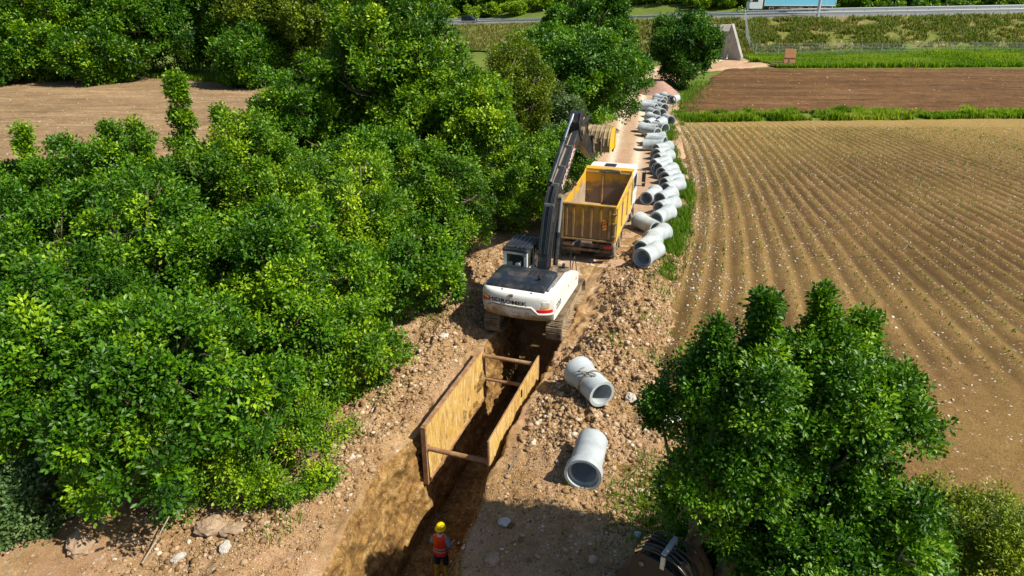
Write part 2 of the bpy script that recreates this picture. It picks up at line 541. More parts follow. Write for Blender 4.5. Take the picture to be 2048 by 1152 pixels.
M['land'] = soil('meadow_ground', (0.06, 0.10, 0.012), (0.11, 0.165, 0.02), (0.19, 0.21, 0.04), red=(0.20, 0.20, 0.05), bstr=0.5, big=0.06)
M['bank'] = soil('embankment_soil', (0.06, 0.11, 0.012), (0.13, 0.165, 0.028), (0.27, 0.225, 0.075), red=(0.28, 0.18, 0.09), stone=0.2, stone_scale=2.5, bstr=0.6, big=0.12)
M['heap'] = soil('reddish_heap', (0.26, 0.15, 0.11), (0.36, 0.215, 0.165), (0.44, 0.29, 0.22), stone=0.1, stone_scale=9, bstr=0.8)
M['shade_soil'] = soil('hedge_floor_soil', (0.06, 0.05, 0.025), (0.10, 0.08, 0.04), (0.14, 0.11, 0.06), bstr=0.6)
M['clod'] = tint_mat('clods', [(0.0, (0.14, 0.08, 0.035)), (0.42, (0.33, 0.203, 0.098)), (0.75, (0.49, 0.345, 0.205)), (1.0, (0.64, 0.55, 0.44))])
M['flake'] = tint_mat('pale_stones', [(0.0, (0.42, 0.34, 0.25)), (0.6, (0.60, 0.53, 0.45)), (1.0, (0.72, 0.68, 0.62))])
M['rock'] = soil('rock', (0.28, 0.19, 0.12), (0.42, 0.30, 0.20), (0.52, 0.40, 0.28), bstr=0.7, big=1.5)
M['rock_pale'] = soil('pale_rock', (0.46, 0.42, 0.36), (0.58, 0.54, 0.48), (0.68, 0.65, 0.60), bstr=0.7, big=2.0)

M['leaf_oak'] = leaf_mat('leaf_oak', (0.017, 0.066, 0.002), (0.070, 0.195, 0.003), (0.30, 0.47, 0.008))
M['leaf_warm'] = leaf_mat('leaf_warm', (0.024, 0.08, 0.002), (0.095, 0.220, 0.003), (0.36, 0.50, 0.008))
M['leaf_dark'] = leaf_mat('leaf_dark', (0.011, 0.054, 0.003), (0.048, 0.150, 0.004), (0.18, 0.35, 0.010))
M['leaf_yellow'] = leaf_mat('leaf_yellow', (0.055, 0.10, 0.003), (0.16, 0.23, 0.006), (0.30, 0.36, 0.015))
M['leaf_grey'] = leaf_mat('leaf_grey', (0.035, 0.08, 0.02), (0.085, 0.16, 0.045), (0.19, 0.28, 0.10))
M['grass'] = leaf_mat('grass_blades', (0.07, 0.15, 0.008), (0.15, 0.27, 0.012), (0.30, 0.36, 0.05), 0.45, 0.6, 0.2)
M['dry_grass'] = leaf_mat('dry_grass_blades', (0.10, 0.14, 0.02), (0.22, 0.21, 0.06), (0.38, 0.32, 0.14), 0.3, 0.7, 0.2)
M['moss'] = leaf_mat('weeds', (0.04, 0.10, 0.008), (0.09, 0.20, 0.012), (0.19, 0.30, 0.03), 0.3, 0.5, 0.3)

# ------------------------------------------------------------------ the worksite ground with its trench (trench frame: s along, t across)
TA = math.radians(18.7)
TO = Vector((-1.57, 15.9))
TSX, TSY = math.sin(TA), math.cos(TA)


def st2xy(s, t):
    return TO[0] + s * TSX + t * TSY, TO[1] + s * TSY - t * TSX


def xy2st(x, y):
    dx, dy = x - TO[0], y - TO[1]
    return dx * TSX + dy * TSY, dx * TSY - dy * TSX


TRENCH_D = 3.25


def field_edge_t(s):
    return 4.9 + 1.8 * (1 - sst(s, 1.0, 6.0))


def ground_h(s, t):
    """height outside the trench"""
    s = np.asarray(s, dtype=float); t = np.asarray(t, dtype=float)
    x, y = st2xy(s, t)
    rub = 0.25 + 0.75 * np.exp(-((t - 3.0) / 1.9) ** 2) * sst(s, -1.5, 3.5) + 0.55 * np.exp(-((t + 2.8) / 1.6) ** 2) * sst(s, -6, 2)
    rub = rub * (1 - 0.55 * np.exp(-((t - 2.6) / 2.2) ** 2) * (1 - sst(s, -3.0, -0.5)))
    rub = rub * (1 - 0.75 * sst(s, 15.5, 18))
    h = 0.62 * np.exp(-((t - 3.3) / 1.15) ** 2) * sst(s, 4.5, 8.0) * (1 - sst(s, 12.0, 14.2))
    h = h + 0.30 * np.exp(-((t - 2.9) / 1.1) ** 2) * sst(s, -0.5, 3.0) * (1 - sst(s, 4.5, 8))
    h = h + 0.38 * np.exp(-((t + 2.9) / 1.0) ** 2) * (1 - sst(s, 6, 9))
    h = h + rub * (0.52 * (fbm(x * 0.8, y * 0.8, seed=3, octv=3) - 0.5) * 1.2)
    b = np.abs(2 * vnoise(x * 2.3, y * 2.3, seed=11) - 1); h = h + rub * 0.30 * (0.5 - b)
    b = np.abs(2 * vnoise(x * 5.1, y * 5.1, seed=12) - 1); h = h + rub * 0.17 * (0.5 - b)
    h = h + rub * 0.10 * (vnoise(x * 11, y * 11, seed=13) - 0.5)
    e = field_edge_t(s) + 1.1 * (fbm(x * 0.6, y * 0.6, seed=21, octv=4) - 0.5)
    h = h - 0.30 * sst(t, e - 0.2, e + 0.5)
    h = h + 0.03
    return h


def make_ground():
    ss = np.concatenate([np.arange(-9, -6, 0.2), np.arange(-6, 17, 0.055), np.arange(17, 20.01, 0.15)])
    # cross-section stations: flat left, wall, floor, wall, flat right
    tl = np.concatenate([np.arange(-11, -6, 0.2), np.arange(-6, -1.45, 0.055)])
    tr = np.concatenate([np.arange(1.30, 7.2, 0.055), np.arange(7.2, 9.5, 0.2)])
    w = np.linspace(0, 1, 48)[1:-1]
    fl = np.linspace(0, 1, 22)
    S = ss[:, None]
    depth = TRENCH_D * (1 - sst(ss, 8.2, 10.2))
    D = depth[:, None]
    d01 = D / TRENCH_D
    wid_l = 1.30 + 0.30 * np.exp(-((ss + 1.8) / 1.6) ** 2) - 0.16 * (1 - sst(ss, -5.5, -3.0)) + 0.16 * (vnoise(ss * 2.6, ss * 0 + 4, seed=7) - 0.5) + 0.25 * (fbm(ss * 0.7, ss * 0 + 3, seed=5) - 0.5)
    wid_r = 1.30 + 0.52 * (1 - sst(ss, -5.2, 0.0)) + 0.14 * (vnoise(ss * 2.4, ss * 0 + 5, seed=9) - 0.5) + 0.22 * (fbm(ss * 0.8, ss * 0 + 9, seed=6) - 0.5)
    bot_l = 0.98 + 0.0 * ss
    bot_r = 0.85 + 0.0 * ss
    wl, wr, bl, br = (a[:, None] for a in (wid_l, wid_r, bot_l, bot_r))
    # left flat: remap t so the lip follows wid_l
    T_L = np.where(tl[None, :] > -3, -wl - (-1.47 - tl[None, :]) * (3 - wl) / (3 - 1.47), tl[None, :])
    T_R = np.where(tr[None, :] < 3, wr + (tr[None, :] - 1.30) * (3 - wr) / (3 - 1.30), tr[None, :])
    Z_L = ground_h(S, T_L); Z_R = ground_h(S, T_R)
    zl = Z_L[:, -1:]; zr = Z_R[:, :1]
    # left wall: rounded lip, sloping face
    q = w[None, :]
    T_wl = -wl + (wl - bl) * (q ** 0.85)
    Z_wl = zl + (-D - zl) * (q ** 1.25) * d01 + 0 * S
    T_wr = br + (wr - br) * (q ** 1.15)
    Z_wr = (-D) * d01 + (zr + D * d01) * (1 - (1 - q) ** 1.3)
    T_f = -bl + (bl + br) * fl[None, :]
    zfl = ground_h(S, T_f)
    Z_f = -D * d01 + (1 - d01) * zfl * 0.6 + 0.10 * (fbm(S * 1.3 + 0 * T_f, T_f * 1.6, seed=8) - 0.5)
    T = np.concatenate([T_L, T_wl, T_f, T_wr, T_R], 1)
    Z = np.concatenate([Z_L, Z_wl, Z_f, Z_wr, Z_R], 1)
    Sg = np.broadcast_to(S, T.shape).copy()
    nL, nW, nF = tl.size, w.size, fl.size
    wm = np.zeros(T.shape); wm[:, nL:nL + 2 * nW + nF] = 1.0
    # lumpy walls
    n = fbm(Sg * 0.9, Z * 1.4, T * 0.9, seed=31, octv=4) - 0.5
    n2 = fbm(Sg * 3.5, Z * 4.5, T * 3.5, seed=35, octv=3) - 0.5
    side = np.zeros(T.shape); side[:, nL:nL + nW] = 1; side[:, nL + nW + nF:nL + 2 * nW + nF] = -1
    ends = np.zeros(T.shape)
    kk = np.sin(np.pi * np.clip(np.linspace(0, 1, nW), 0, 1)) ** 0.5
    ends[:, nL:nL + nW] = kk[None, :]; ends[:, nL + nW + nF:nL + 2 * nW + nF] = kk[None, :]
    dd = side * ends * np.broadcast_to(d01, T.shape)
    n3 = np.abs(2 * vnoise(Sg * 2.2, Z * 1.6, T * 2.2, seed=39) - 1)
    n5 = vnoise(Sg * 9, Z * 8, T * 9, seed=43) - 0.5
    T = T + dd * (0.13 * n5 + 0.42 * n + 0.26 * n2 + 0.22 * (0.5 - n3))
    Z = Z + np.abs(dd) * (0.26 * n2 + 0.10 * n5)
    X, Y = st2xy(Sg, T)
    P = np.stack([X, Y, Z], -1)
    clay = wm * np.broadcast_to(d01, T.shape)
    clay = np.clip(clay * 1.0, 0, 1)
    spo = 0.75 * sst(fbm(X * 0.5, Y * 0.5, seed=41, octv=4), 0.50, 0.64) * np.exp(-((T - 2.4) / 2.4) ** 2) * sst(Sg, -4.5, -1.0) * (T > 0)
    clay = np.maximum(clay, spo)
    nearlip = np.exp(-((T + 1.9) / 0.5) ** 2) * 0.3 * (1 - sst(Sg, 3, 7))
    clay = np.maximum(clay, nearlip)
    g = grid_obj('ground', P, M['ground'], {'clay': clay})
    tag(g, kind='structure')
    return g


make_ground()

# ---- clods and rubble lying about (nobody could count them)
ICO_V = None


def ico():
    global ICO_V, ICO_F
    if ICO_V is None:
        bm = bmesh.new()
        bmesh.ops.create_icosphere(bm, subdivisions=1, radius=1.0)
        ICO_V = np.array([v.co[:] for v in bm.verts]); ICO_F = np.array([[v.index for v in f.verts] for f in bm.faces])
        bm.free()
    return ICO_V, ICO_F


def scatter_stones(name, P, size, mat, seed, flat=0.75, tint=None, sink=0.25, fine=False):
    rng = np.random.default_rng(seed)
    V0, F0 = ico() if not fine else (np.array([[1, 0, 0], [-1, 0, 0], [0, 1, 0], [0, -1, 0], [0, 0, 1], [0, 0, -1.0]]), np.array([[0, 2, 4], [2, 1, 4], [1, 3, 4], [3, 0, 4], [2, 0, 5], [1, 2, 5], [3, 1, 5], [0, 3, 5]]))
    n = len(P)
    k = len(V0)
    T = 6
    temps = np.stack([V0 * (0.55 + 0.75 * rng.random((k, 1))) for _ in range(T)])
    V = temps[rng.integers(0, T, n)]
    sc = size[:, None] * (0.7 + 0.6 * rng.random((n, 3))); sc[:, 2] *= flat
    V = V * sc[:, None, :]
    a = rng.random(n) * 2 * np.pi; b = (rng.random(n) - 0.5) * 1.2
    ca, sa, cb, sb = np.cos(a), np.sin(a), np.cos(b), np.sin(b)
    x, y, z = V[..., 0], V[..., 1], V[..., 2]
    y, z = y * cb[:, None] - z * sb[:, None], y * sb[:, None] + z * cb[:, None]
    x, y = x * ca[:, None] - y * sa[:, None], x * sa[:, None] + y * ca[:, None]
    V = np.stack([x, y, z], -1) + P[:, None, :]
    V[..., 2] += (size * (flat - sink * 2) * 0.6)[:, None]
    Fq = (F0[None] + (np.arange(n) * k)[:, None, None]).reshape(-1, 3)
    me = np_mesh(name, V.reshape(-1, 3), Fq)
    tv = rng.random(n) if tint is None else tint
    add_attr(me, 'tint', np.repeat(tv, k))
    return link_mesh(name, me, mat)


def make_rubble():
    rng = np.random.default_rng(5)
    n = 150000
    s = rng.uniform(-7, 16.5, n); t = rng.uniform(-6.5, 6.6, n)
    w = 0.22 + 0.9 * np.exp(-((t - 3.0) / 1.7) ** 2) * sst(s, -1.2, 2.5) + 0.55 * np.exp(-((t + 3.0) / 1.3) ** 2) * (1 - sst(s, 6.5, 9))
    w *= (1 - 0.75 * np.exp(-((t - 2.4) / 2.0) ** 2) * (1 - sst(s, -2.6, -0.6)))
    w *= np.where(t > field_edge_t(s), 0.25, 1)
    w *= sst(fbm(s * 0.9, t * 0.9, seed=77, octv=3), 0.28, 0.62) + 0.1
    # keep clear of the trench, of the two tracks and the truck
    ok = ((t < -1.75) | (t > 1.55)) & (rng.random(n) < w)
    ok &= ~((np.abs(s - 9.2) < 2.9) & (np.abs(t - 0.2) < 1.75))
    s, t = s[ok], t[ok]
    x, y = st2xy(s, t)
    z = ground_h(s, t)
    size = 0.018 + 0.085 * rng.random(len(s)) ** 6
    tint = np.clip(rng.normal(0.5, 0.24, len(s)), 0, 1)
    tag(scatter_stones('rubble', np.stack([x, y, z], -1), size, M['clod'], 6, tint=tint), 'loose clods and stones strewn over the dug earth beside the trench', 'rubble', kind='stuff')
    n = 420000
    s = rng.uniform(-7, 16.5, n); t = rng.uniform(-6.5, 6.6, n)
    w = 0.35 + 0.65 * np.exp(-((t - 3.0) / 2.2) ** 2) * sst(s, -1.8, 1.5) + 0.5 * np.exp(-((t + 3.0) / 1.6) ** 2)
    w *= (1 - 0.6 * np.exp(-((t - 2.4) / 2.0) ** 2) * (1 - sst(s, -2.6, -0.6)))
    w *= np.where(t > field_edge_t(s), 0.3, 1) * np.where(s > 14.5, 0.35, 1)
    w *= 0.25 + 0.75 * sst(fbm(s * 1.7, t * 1.7, seed=78, octv=3), 0.35, 0.6)
    ok = ((t < -1.6) | (t > 1.42)) & (rng.random(n) < w * 0.75) & ~((np.abs(s - 9.2) < 2.9) & (np.abs(t - 0.2) < 1.75))
    s, t = s[ok], t[ok]
    x, y = st2xy(s, t)
    z = ground_h(s, t)
    size = 0.010 + 0.030 * rng.random(len(s)) ** 2.2
    tag(scatter_stones('gravel', np.stack([x, y, z], -1), size, M['clod'], 8, tint=np.clip(rng.normal(0.5, 0.26, len(s)), 0, 1), fine=True), 'fine gravel and crumbs of earth covering the worksite', 'gravel', kind='stuff')


make_rubble()

# ---- single rocks
rock_specs = [  # px, py, size, pale, label
    (426, 1060, 0.27, 0, 'largest tan boulder below the low bush at the bottom left'),
    (468, 1066, 0.22, 0, 'brown earthy boulder right of the largest boulder under the low bush'),
    (158, 1096, 0.26, 0, 'reddish boulder under the hedge nearest the bottom left corner'),
    (455, 1112, 0.13, 1, 'angular white stone below the boulders at the bottom left'),
    (358, 1119, 0.11, 1, 'small rounded white stone left of the angular white stone'),
    (866, 862 + 0, 0.0, 0, ''),
    (889, 690, 0.15, 1, 'pale stone on the earth bank between hedge and excavator tracks'),
    (1008, 1064 - 20, 0.11, 1, 'pale stone in the shaded earth just right of the pole in the trench'),
    (985, 1118, 0.15, 0, 'tan rock on the right edge of the trench near the worker'),
    (1262, 800, 0.16, 1, 'pale lump of rock right of the pipe with the rope'),
]
for px, py, r, pale, lb in rock_specs:
    if r <= 0: continue
    p = at(px, py, 0.1)
    s_, t_ = xy2st(p.x, p.y)
    hz = float(ground_h(np.array([s_]), np.array([t_]))[0]) if abs(t_) > 1.4 else 0.0
    bm = bmesh.new()
    bmesh.ops.create_icosphere(bm, subdivisions=3, radius=1.0)
    sd = int(px)
    for v in bm.verts:
        c = v.co
        n = float(fbm(np.array([c.x * 1.5 + sd]), np.array([c.y * 1.5]), np.array([c.z * 1.5]), seed=sd, octv=4, gain=0.6)[0])
        v.co = c * (0.35 + 1.3 * n)
        v.co.x *= 1.25; v.co.z *= 0.8
    me = bpy.data.meshes.new('rock'); bm.to_mesh(me); bm.free()
    o = link_mesh('rock', me, M['rock_pale'] if pale else M['rock'])
    o.scale = (r * 1.15, r, r * 0.95)
    o.location = (p.x, p.y, hz + r * 0.35)
    o.rotation_euler = (0, 0, px % 6)
    tag(o, lb, 'rock', 'loose rocks around the trench')

# ------------------------------------------------------------------ fields, road, highway, land
def field_m(c):
    m = np.clip(0.2 - 0.0145 * (c - 12.5), -0.12, 0.2)
    k = -0.0042 * (1 - sst(c, 12.5, 22))
    return m, k


def field_x(c, y):
    m, k = field_m(c)
    return c + m * (y - 45) + k * (y - 45) ** 2


def furrow_h(c, y):
    ph = c / 0.72
    fr = ph - np.floor(ph)
    tri = np.cos(2 * np.pi * fr)
    wob = fbm(c * 0.5, y * 0.2, seed=52, octv=3)
    amp = 0.055 * (0.55 + 0.9 * wob) * sst(y, 17.5, 22) * (1 - 0.8 * sst(y, 59.5, 61.5))
    return amp * tri


def make_maize_field():
    c = np.concatenate([np.arange(10.0, 34, 0.10), np.arange(34, 75, 0.18)])
    y = np.concatenate([np.arange(3, 17, 0.4), np.arange(17, 40, 0.16), np.arange(40, 64.2, 0.3)])
    C, Y = np.meshgrid(c, y, indexing='ij')
    X = field_x(C, Y)
    X = X + 0.10 * (fbm(C * 0.3, Y * 0.35, seed=51) - 0.5)
    yend = 62.3 + 0.055 * (X - 14.6)
    Z = furrow_h(C, Y) + 0.10 * (fbm(X * 0.4, Y * 0.4, seed=53, octv=4) - 0.5) + 0.06 * (fbm(X * 3, Y * 3, seed=54, octv=3) - 0.5)
    Z = Z - 0.25 * sst(Y, yend, yend + 0.8) - 0.35 * (1 - sst(C, 10.3, 11.0))
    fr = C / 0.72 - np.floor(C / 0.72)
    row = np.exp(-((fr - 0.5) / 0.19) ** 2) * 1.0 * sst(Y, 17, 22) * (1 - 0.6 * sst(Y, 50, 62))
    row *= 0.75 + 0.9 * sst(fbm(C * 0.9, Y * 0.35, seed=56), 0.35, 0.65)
    straw = 0.15 * sst(fbm(X * 0.1, Y * 0.1, seed=57, octv=3), 0.35, 0.65) + 0.65 * sst(Y, 44, 62)
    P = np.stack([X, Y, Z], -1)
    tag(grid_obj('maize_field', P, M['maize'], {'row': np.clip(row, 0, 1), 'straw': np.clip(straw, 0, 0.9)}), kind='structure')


make_maize_field()


def field_z(x, y):
    """approximate height and row phase at points of the maize field"""
    c = x.copy()
    for _ in range(12):
        c = c - (field_x(c, y) - x)
    return furrow_h(c, y) + 0.10 * (fbm(x * 0.4, y * 0.4, seed=53, octv=4) - 0.5), c


def make_field_bits():
    rng = np.random.default_rng(9)
    n = 40000
    c = 11.2 + 34 * rng.random(n) ** 1.6
    y = 16 + 46 * rng.random(n)
    keep = rng.random(n) < (0.10 + 0.55 * np.exp(-((c - 12.5) / 4.5) ** 2)) * (0.4 + 1.2 * sst(fbm(c * 0.7, y * 0.25, seed=66, octv=3), 0.35, 0.65))
    c, y = c[keep], y[keep]
    x = field_x(c, y)
    z, _ = field_z(x, y)
    size = 0.014 + 0.055 * rng.random(len(c)) ** 4
    tag(scatter_stones('pale_gravel', np.stack([x, y, z + 0.004], -1), size, M['flake'], 10, flat=0.55), 'pale stones scattered along the furrows of the maize field', 'stones', kind='stuff')
    # seedlings: small paired blades along the rows
    n = 26000
    k = np.round(rng.uniform(12.6, 62, n) / 0.72)
    c = k * 0.72 + rng.normal(0, 0.03, n)
    y = rng.uniform(19, 60, n)
    keep = rng.random(n) < 0.35 + 0.65 * sst(fbm(c * 0.3, y * 0.15, seed=61), 0.4, 0.6)
    c, y = c[keep], y[keep]
    x = field_x(c, y)
    z, _ = field_z(x, y)
    o = blades('seedlings', np.stack([x, y, z], -1), 0.06 + 0.07 * rng.random(len(c)), 0.022, M['moss'], 62, lean=0.9)
    tag(o, 'rows of tiny green maize seedlings in the furrowed field', 'seedlings', kind='stuff')


def blades(name, P, h, w, mat, seed, lean=0.5, tint=None):
    rng = np.random.default_rng(seed)
    n = len(P)
    a = rng.random(n) * 2 * np.pi
    d = np.stack([np.cos(a), np.sin(a), np.zeros(n)], -1)
    pr = np.stack([-np.sin(a), np.cos(a), np.zeros(n)], -1)
    ww = (np.full(n, w) if np.isscalar(w) else w)[:, None]
    ln = (lean * rng.random(n) * h)[:, None]
    up = np.array([0, 0, 1.0])
    hh = h[:, None]
    v0 = P - pr * ww - up * 0.03; v1 = P + pr * ww - up * 0.03
    m0 = P + d * ln * 0.35 + up * hh * 0.6 - pr * ww * 0.8; m1 = P + d * ln * 0.35 + up * hh * 0.6 + pr * ww * 0.8
    tp = P + d * ln + up * hh
    V = np.stack([v0, v1, m1, m0, tp], 1).reshape(-1, 3)
    b = (np.arange(n) * 5)[:, None]
    Fq = np.concatenate([b + [[0, 1, 2]], b + [[0, 2, 3]], b + [[3, 2, 4]]], 0)
    me = np_mesh(name, V, Fq)
    tv = np.clip(rng.normal(0.5, 0.25, n), 0, 1) if tint is None else tint
    add_attr(me, 'tint', np.repeat(tv, 5))
    return link_mesh(name, me, mat)


make_field_bits()


def strip(name, pts, wl, wr, mat, du=0.5, nv=24, zoff=0.0, noise=0.05, edge=0.25, rut=None, seed=1, rough_edge=0.8):
    """a ribbon along a polyline of (x,y,z) with edges that dip into the ground"""
    pts = np.array([tuple(p) for p in pts], dtype=float)
    d = np.concatenate([[0], np.cumsum(np.linalg.norm(np.diff(pts[:, :2], axis=0), axis=1))])
    u = np.arange(0, d[-1], du)
    C = np.stack([np.interp(u, d, pts[:, i]) for i in range(3)], -1)
    for _ in range(6):
        C[1:-1] = (C[:-2] + 2 * C[1:-1] + C[2:]) / 4
    T = np.gradient(C[:, :2], axis=0); T /= np.linalg.norm(T, axis=1, keepdims=True)
    Nn = np.stack([T[:, 1], -T[:, 0]], -1)
    v = np.linspace(-1, 1, nv)
    off = np.where(v < 0, v * wl, v * wr)
    X = C[:, None, 0] + Nn[:, None, 0] * off[None]
    Y = C[:, None, 1] + Nn[:, None, 1] * off[None]
    er = rough_edge * (fbm(X * 0.7, Y * 0.7, seed=seed, octv=3) - 0.5)
    e = np.minimum(off[None] + wl, wr - off[None]) + er
    Z = C[:, None, 2] + zoff + noise * (fbm(X * 1.2, Y * 1.2, seed=seed + 3, octv=4) - 0.5) * 2 - 0.22 * (1 - sst(e, 0.05, edge + 0.3))
    at_ = {}
    if rut:
        r = sum(np.exp(-((off - c) / w) ** 2) for c, w in rut)
        at_['rut'] = np.broadcast_to(np.clip(r, 0, 1)[None], X.shape)
        Z = Z - 0.05 * at_['rut']
    else:
        at_['rut'] = np.zeros(X.shape)
    return grid_obj(name, np.stack([X, Y, Z], -1), mat, at_)


road_c = [(2.4, 26.5, 0), (4.2, 32, 0), (5.6, 38, 0), (8.3, 47.5, 0), (10.4, 58, 0), (13.0, 72, 0), (14.4, 80, 0), (16.5, 90, 0), (22, 99, 0), (30, 108, -0.1), (34.5, 114, -0.1), (38, 122, -0.1)]
tag(strip('dirt_road', road_c, 3.4, 4.4, M['road'], 0.3, 60, 0.05, 0.05, 0.5, rut=[(-1.25, 0.33), (0.55, 0.36)], seed=4), kind='structure')
tag(strip('path', [(16, 93, 0), (22, 97.5, 0), (30, 101.5, 0), (37, 105.5, 0), (43, 107.5, 0)], 2.0, 2.0, M['road'], 0.4, 20, 0.03, 0.05, 0.4, seed=6), kind='structure')


def patch(name, quad, mat, nu, nv, zf, amp_rows=0.0, row_dir=0, seed=1, edge=0.4, kind='structure'):
    """bilinear patch through four ground points"""
    q = [np.array(p[:2]) for p in quad]
    U, V = np.meshgrid(np.linspace(0, 1, nu), np.linspace(0, 1, nv), indexing='ij')
    XY = (q[0][None, None] * ((1 - U) * (1 - V))[..., None] + q[1][None, None] * (U * (1 - V))[..., None]
          + q[2][None, None] * (U * V)[..., None] + q[3][None, None] * ((1 - U) * V)[..., None])
    X, Y = XY[..., 0], XY[..., 1]
    Lu = np.linalg.norm(q[1] - q[0]); Lv = np.linalg.norm(q[3] - q[0])
    e = np.minimum(np.minimum(U, 1 - U) * Lu, np.minimum(V, 1 - V) * Lv) + 1.6 * (fbm(X * 0.35, Y * 0.35, seed=seed, octv=3) - 0.5)
    Z = zf + 0.22 * (fbm(X * 0.9, Y * 0.9, seed=seed + 1, octv=4) - 0.5)
    w = (V if row_dir else U) * (Lv if row_dir else Lu)
    Z = Z + amp_rows * np.cos(2 * np.pi * w / 1.1 + 2.0 * fbm(X * 0.1, Y * 0.1, seed=seed + 2)) * (0.4 + 1.2 * fbm(X * 0.25, Y * 0.25, seed=seed + 5))
    Z = Z - 0.35 * (1 - sst(e, 0.0, edge + 0.5))
    return tag(grid_obj(name, np.stack([X, Y, Z], -1), mat, {'clay': np.zeros(X.shape)}), kind=kind)


patch('ploughed_field', [(15.2, 67.5), (112, 71), (122, 101), (29.2, 99.3)], M['plough_dark'], 520, 260, 0.03, 0.10, 1, 71)
patch('ploughed_field', [(-95, 44), (-17.5, 46), (-22, 82), (-74, 80.5)], M['plough_tan'], 380, 230, 0.0, 0.05, 1, 81)
patch('ploughed_field', [(-73, 80.0), (-22, 81.0), (-33, 91), (-52, 92.5)], M['plough_tan'], 200, 60, 0.004, 0.05, 1, 83)

# highway reference line: near edge of the asphalt, by where it is seen and how high it lies
HW_SPEC = [(-700, 50, -3.4), (-300, 50, -3.4), (0, 50, -3.2), (500, 49.5, -2.5), (930, 48.5, -0.9), (1100, 44.5, 1.2), (1250, 40, 3.0), (1430, 36.5, 4.3), (1600, 34, 4.9), (2048, 26.5, 5.6), (2500, 19, 6.1), (3000, 11, 6.5)]
HW = np.array([tuple(at(*p)) for p in HW_SPEC])
TOE_SPEC = [(-700, 95, -3.9), (-300, 95, -3.9), (0, 95, -3.8), (500, 95, -3.5), (930, 100, -2.6), (1100, 105, -1.5), (1250, 112, -0.7), (1440, 116, -0.1), (1600, 105, 0.1), (2048, 98, 1.0), (2500, 92, 1.5), (3000, 86, 2.0)]
TOE = np.array([tuple(at(*p)) for p in TOE_SPEC])


def resample(P, n):
    d = np.concatenate([[0], np.cumsum(np.linalg.norm(np.diff(P, axis=0), axis=1))])
    u = np.linspace(0, 1, len(P))
    uu = np.linspace(0, 1, n)
    Q = np.stack([np.interp(uu, u, P[:, i]) for i in range(3)], -1)
    for _ in range(n // 14):
        Q[1:-1] = (Q[:-2] + 2 * Q[1:-1] + Q[2:]) / 4
    return Q


NH = 640
HWL, TOEL = resample(HW, NH), resample(TOE, NH)
hw_t = np.gradient(HWL[:, :2], axis=0); hw_t /= np.linalg.norm(hw_t, axis=1, keepdims=True)
hw_n = np.stack([-hw_t[:, 1], hw_t[:, 0]], -1)     # away from the camera


def hw_pt(i, off, dz=0.0):
    i = min(max(i, 0), NH - 1)
    return Vector((HWL[i, 0] + hw_n[i, 0] * off, HWL[i, 1] + hw_n[i, 1] * off, HWL[i, 2] + dz))


def hw_ribbon(name, offs, dz, mat, kind='structure', i0=0, i1=NH, step=1):
    ii = np.arange(i0, i1, step)
    P = np.stack([np.stack([HWL[ii, 0] + hw_n[ii, 0] * o, HWL[ii, 1] + hw_n[ii, 1] * o, HWL[ii, 2] + z], -1) for o, z in zip(offs, dz)], 1)
    return tag(grid_obj(name, P, mat), kind=kind)


hw_ribbon('highway', [0.0, 0.02, 11.3, 11.4], [-0.3, 0, 0, -0.3], M['asphalt'])
hw_ribbon('highway', [14.6, 14.7, 26.5, 26.6], [-0.3, 0, 0, -0.3], M['asphalt'])
hw_ribbon('road_marking', [0.8, 1.0], [0.004, 0.004], M['line'])
hw_ribbon('road_marking', [10.3, 10.5], [0.004, 0.004], M['line'])
hw_ribbon('road_marking', [15.6, 15.8], [0.004, 0.004], M['line'])
hw_ribbon('grass_verge', [11.2, 13, 14.8], [-0.08, 0.06, -0.08], M['land'])
hw_ribbon('grass_verge', [-2.2, -1.0, 0.1], [-0.35, -0.06, -0.04], M['bank'])


def make_embankment():
    v = np.linspace(0, 1, 44)
    A, B = TOEL, np.concatenate([HWL[:, :2] - hw_n * 1.2, HWL[:, 2:] - 0.12], 1)
    prof = v + 0.10 * np.sin(np.pi * v)
    P = A[:, None, :] * (1 - v)[None, :, None] + B[:, None, :] * v[None, :, None]
    P[..., 2] = A[:, None, 2] * (1 - prof)[None] + B[:, None, 2] * prof[None]
    P[..., 2] += 0.5 * (fbm(P[..., 0] * 0.25, P[..., 1] * 0.25, seed=91, octv=4) - 0.5) * np.sin(np.pi * v)[None]
    # opening for the underpass
    up = at(1424, 118, 0.0)
    ca, sa = math.cos(math.radians(14)), math.sin(math.radians(14))
    lx = (P[..., 0] - up.x) * ca + (P[..., 1] - up.y) * sa
    ly = -(P[..., 0] - up.x) * sa + (P[..., 1] - up.y) * ca
    keep = ~((lx > -3.0) & (lx < 2.2) & (ly > -3.5) & (ly < 8.6))
    tag(grid_obj('embankment', P, M['bank'], keep=keep), kind='structure')
    return P


EMB = make_embankment()


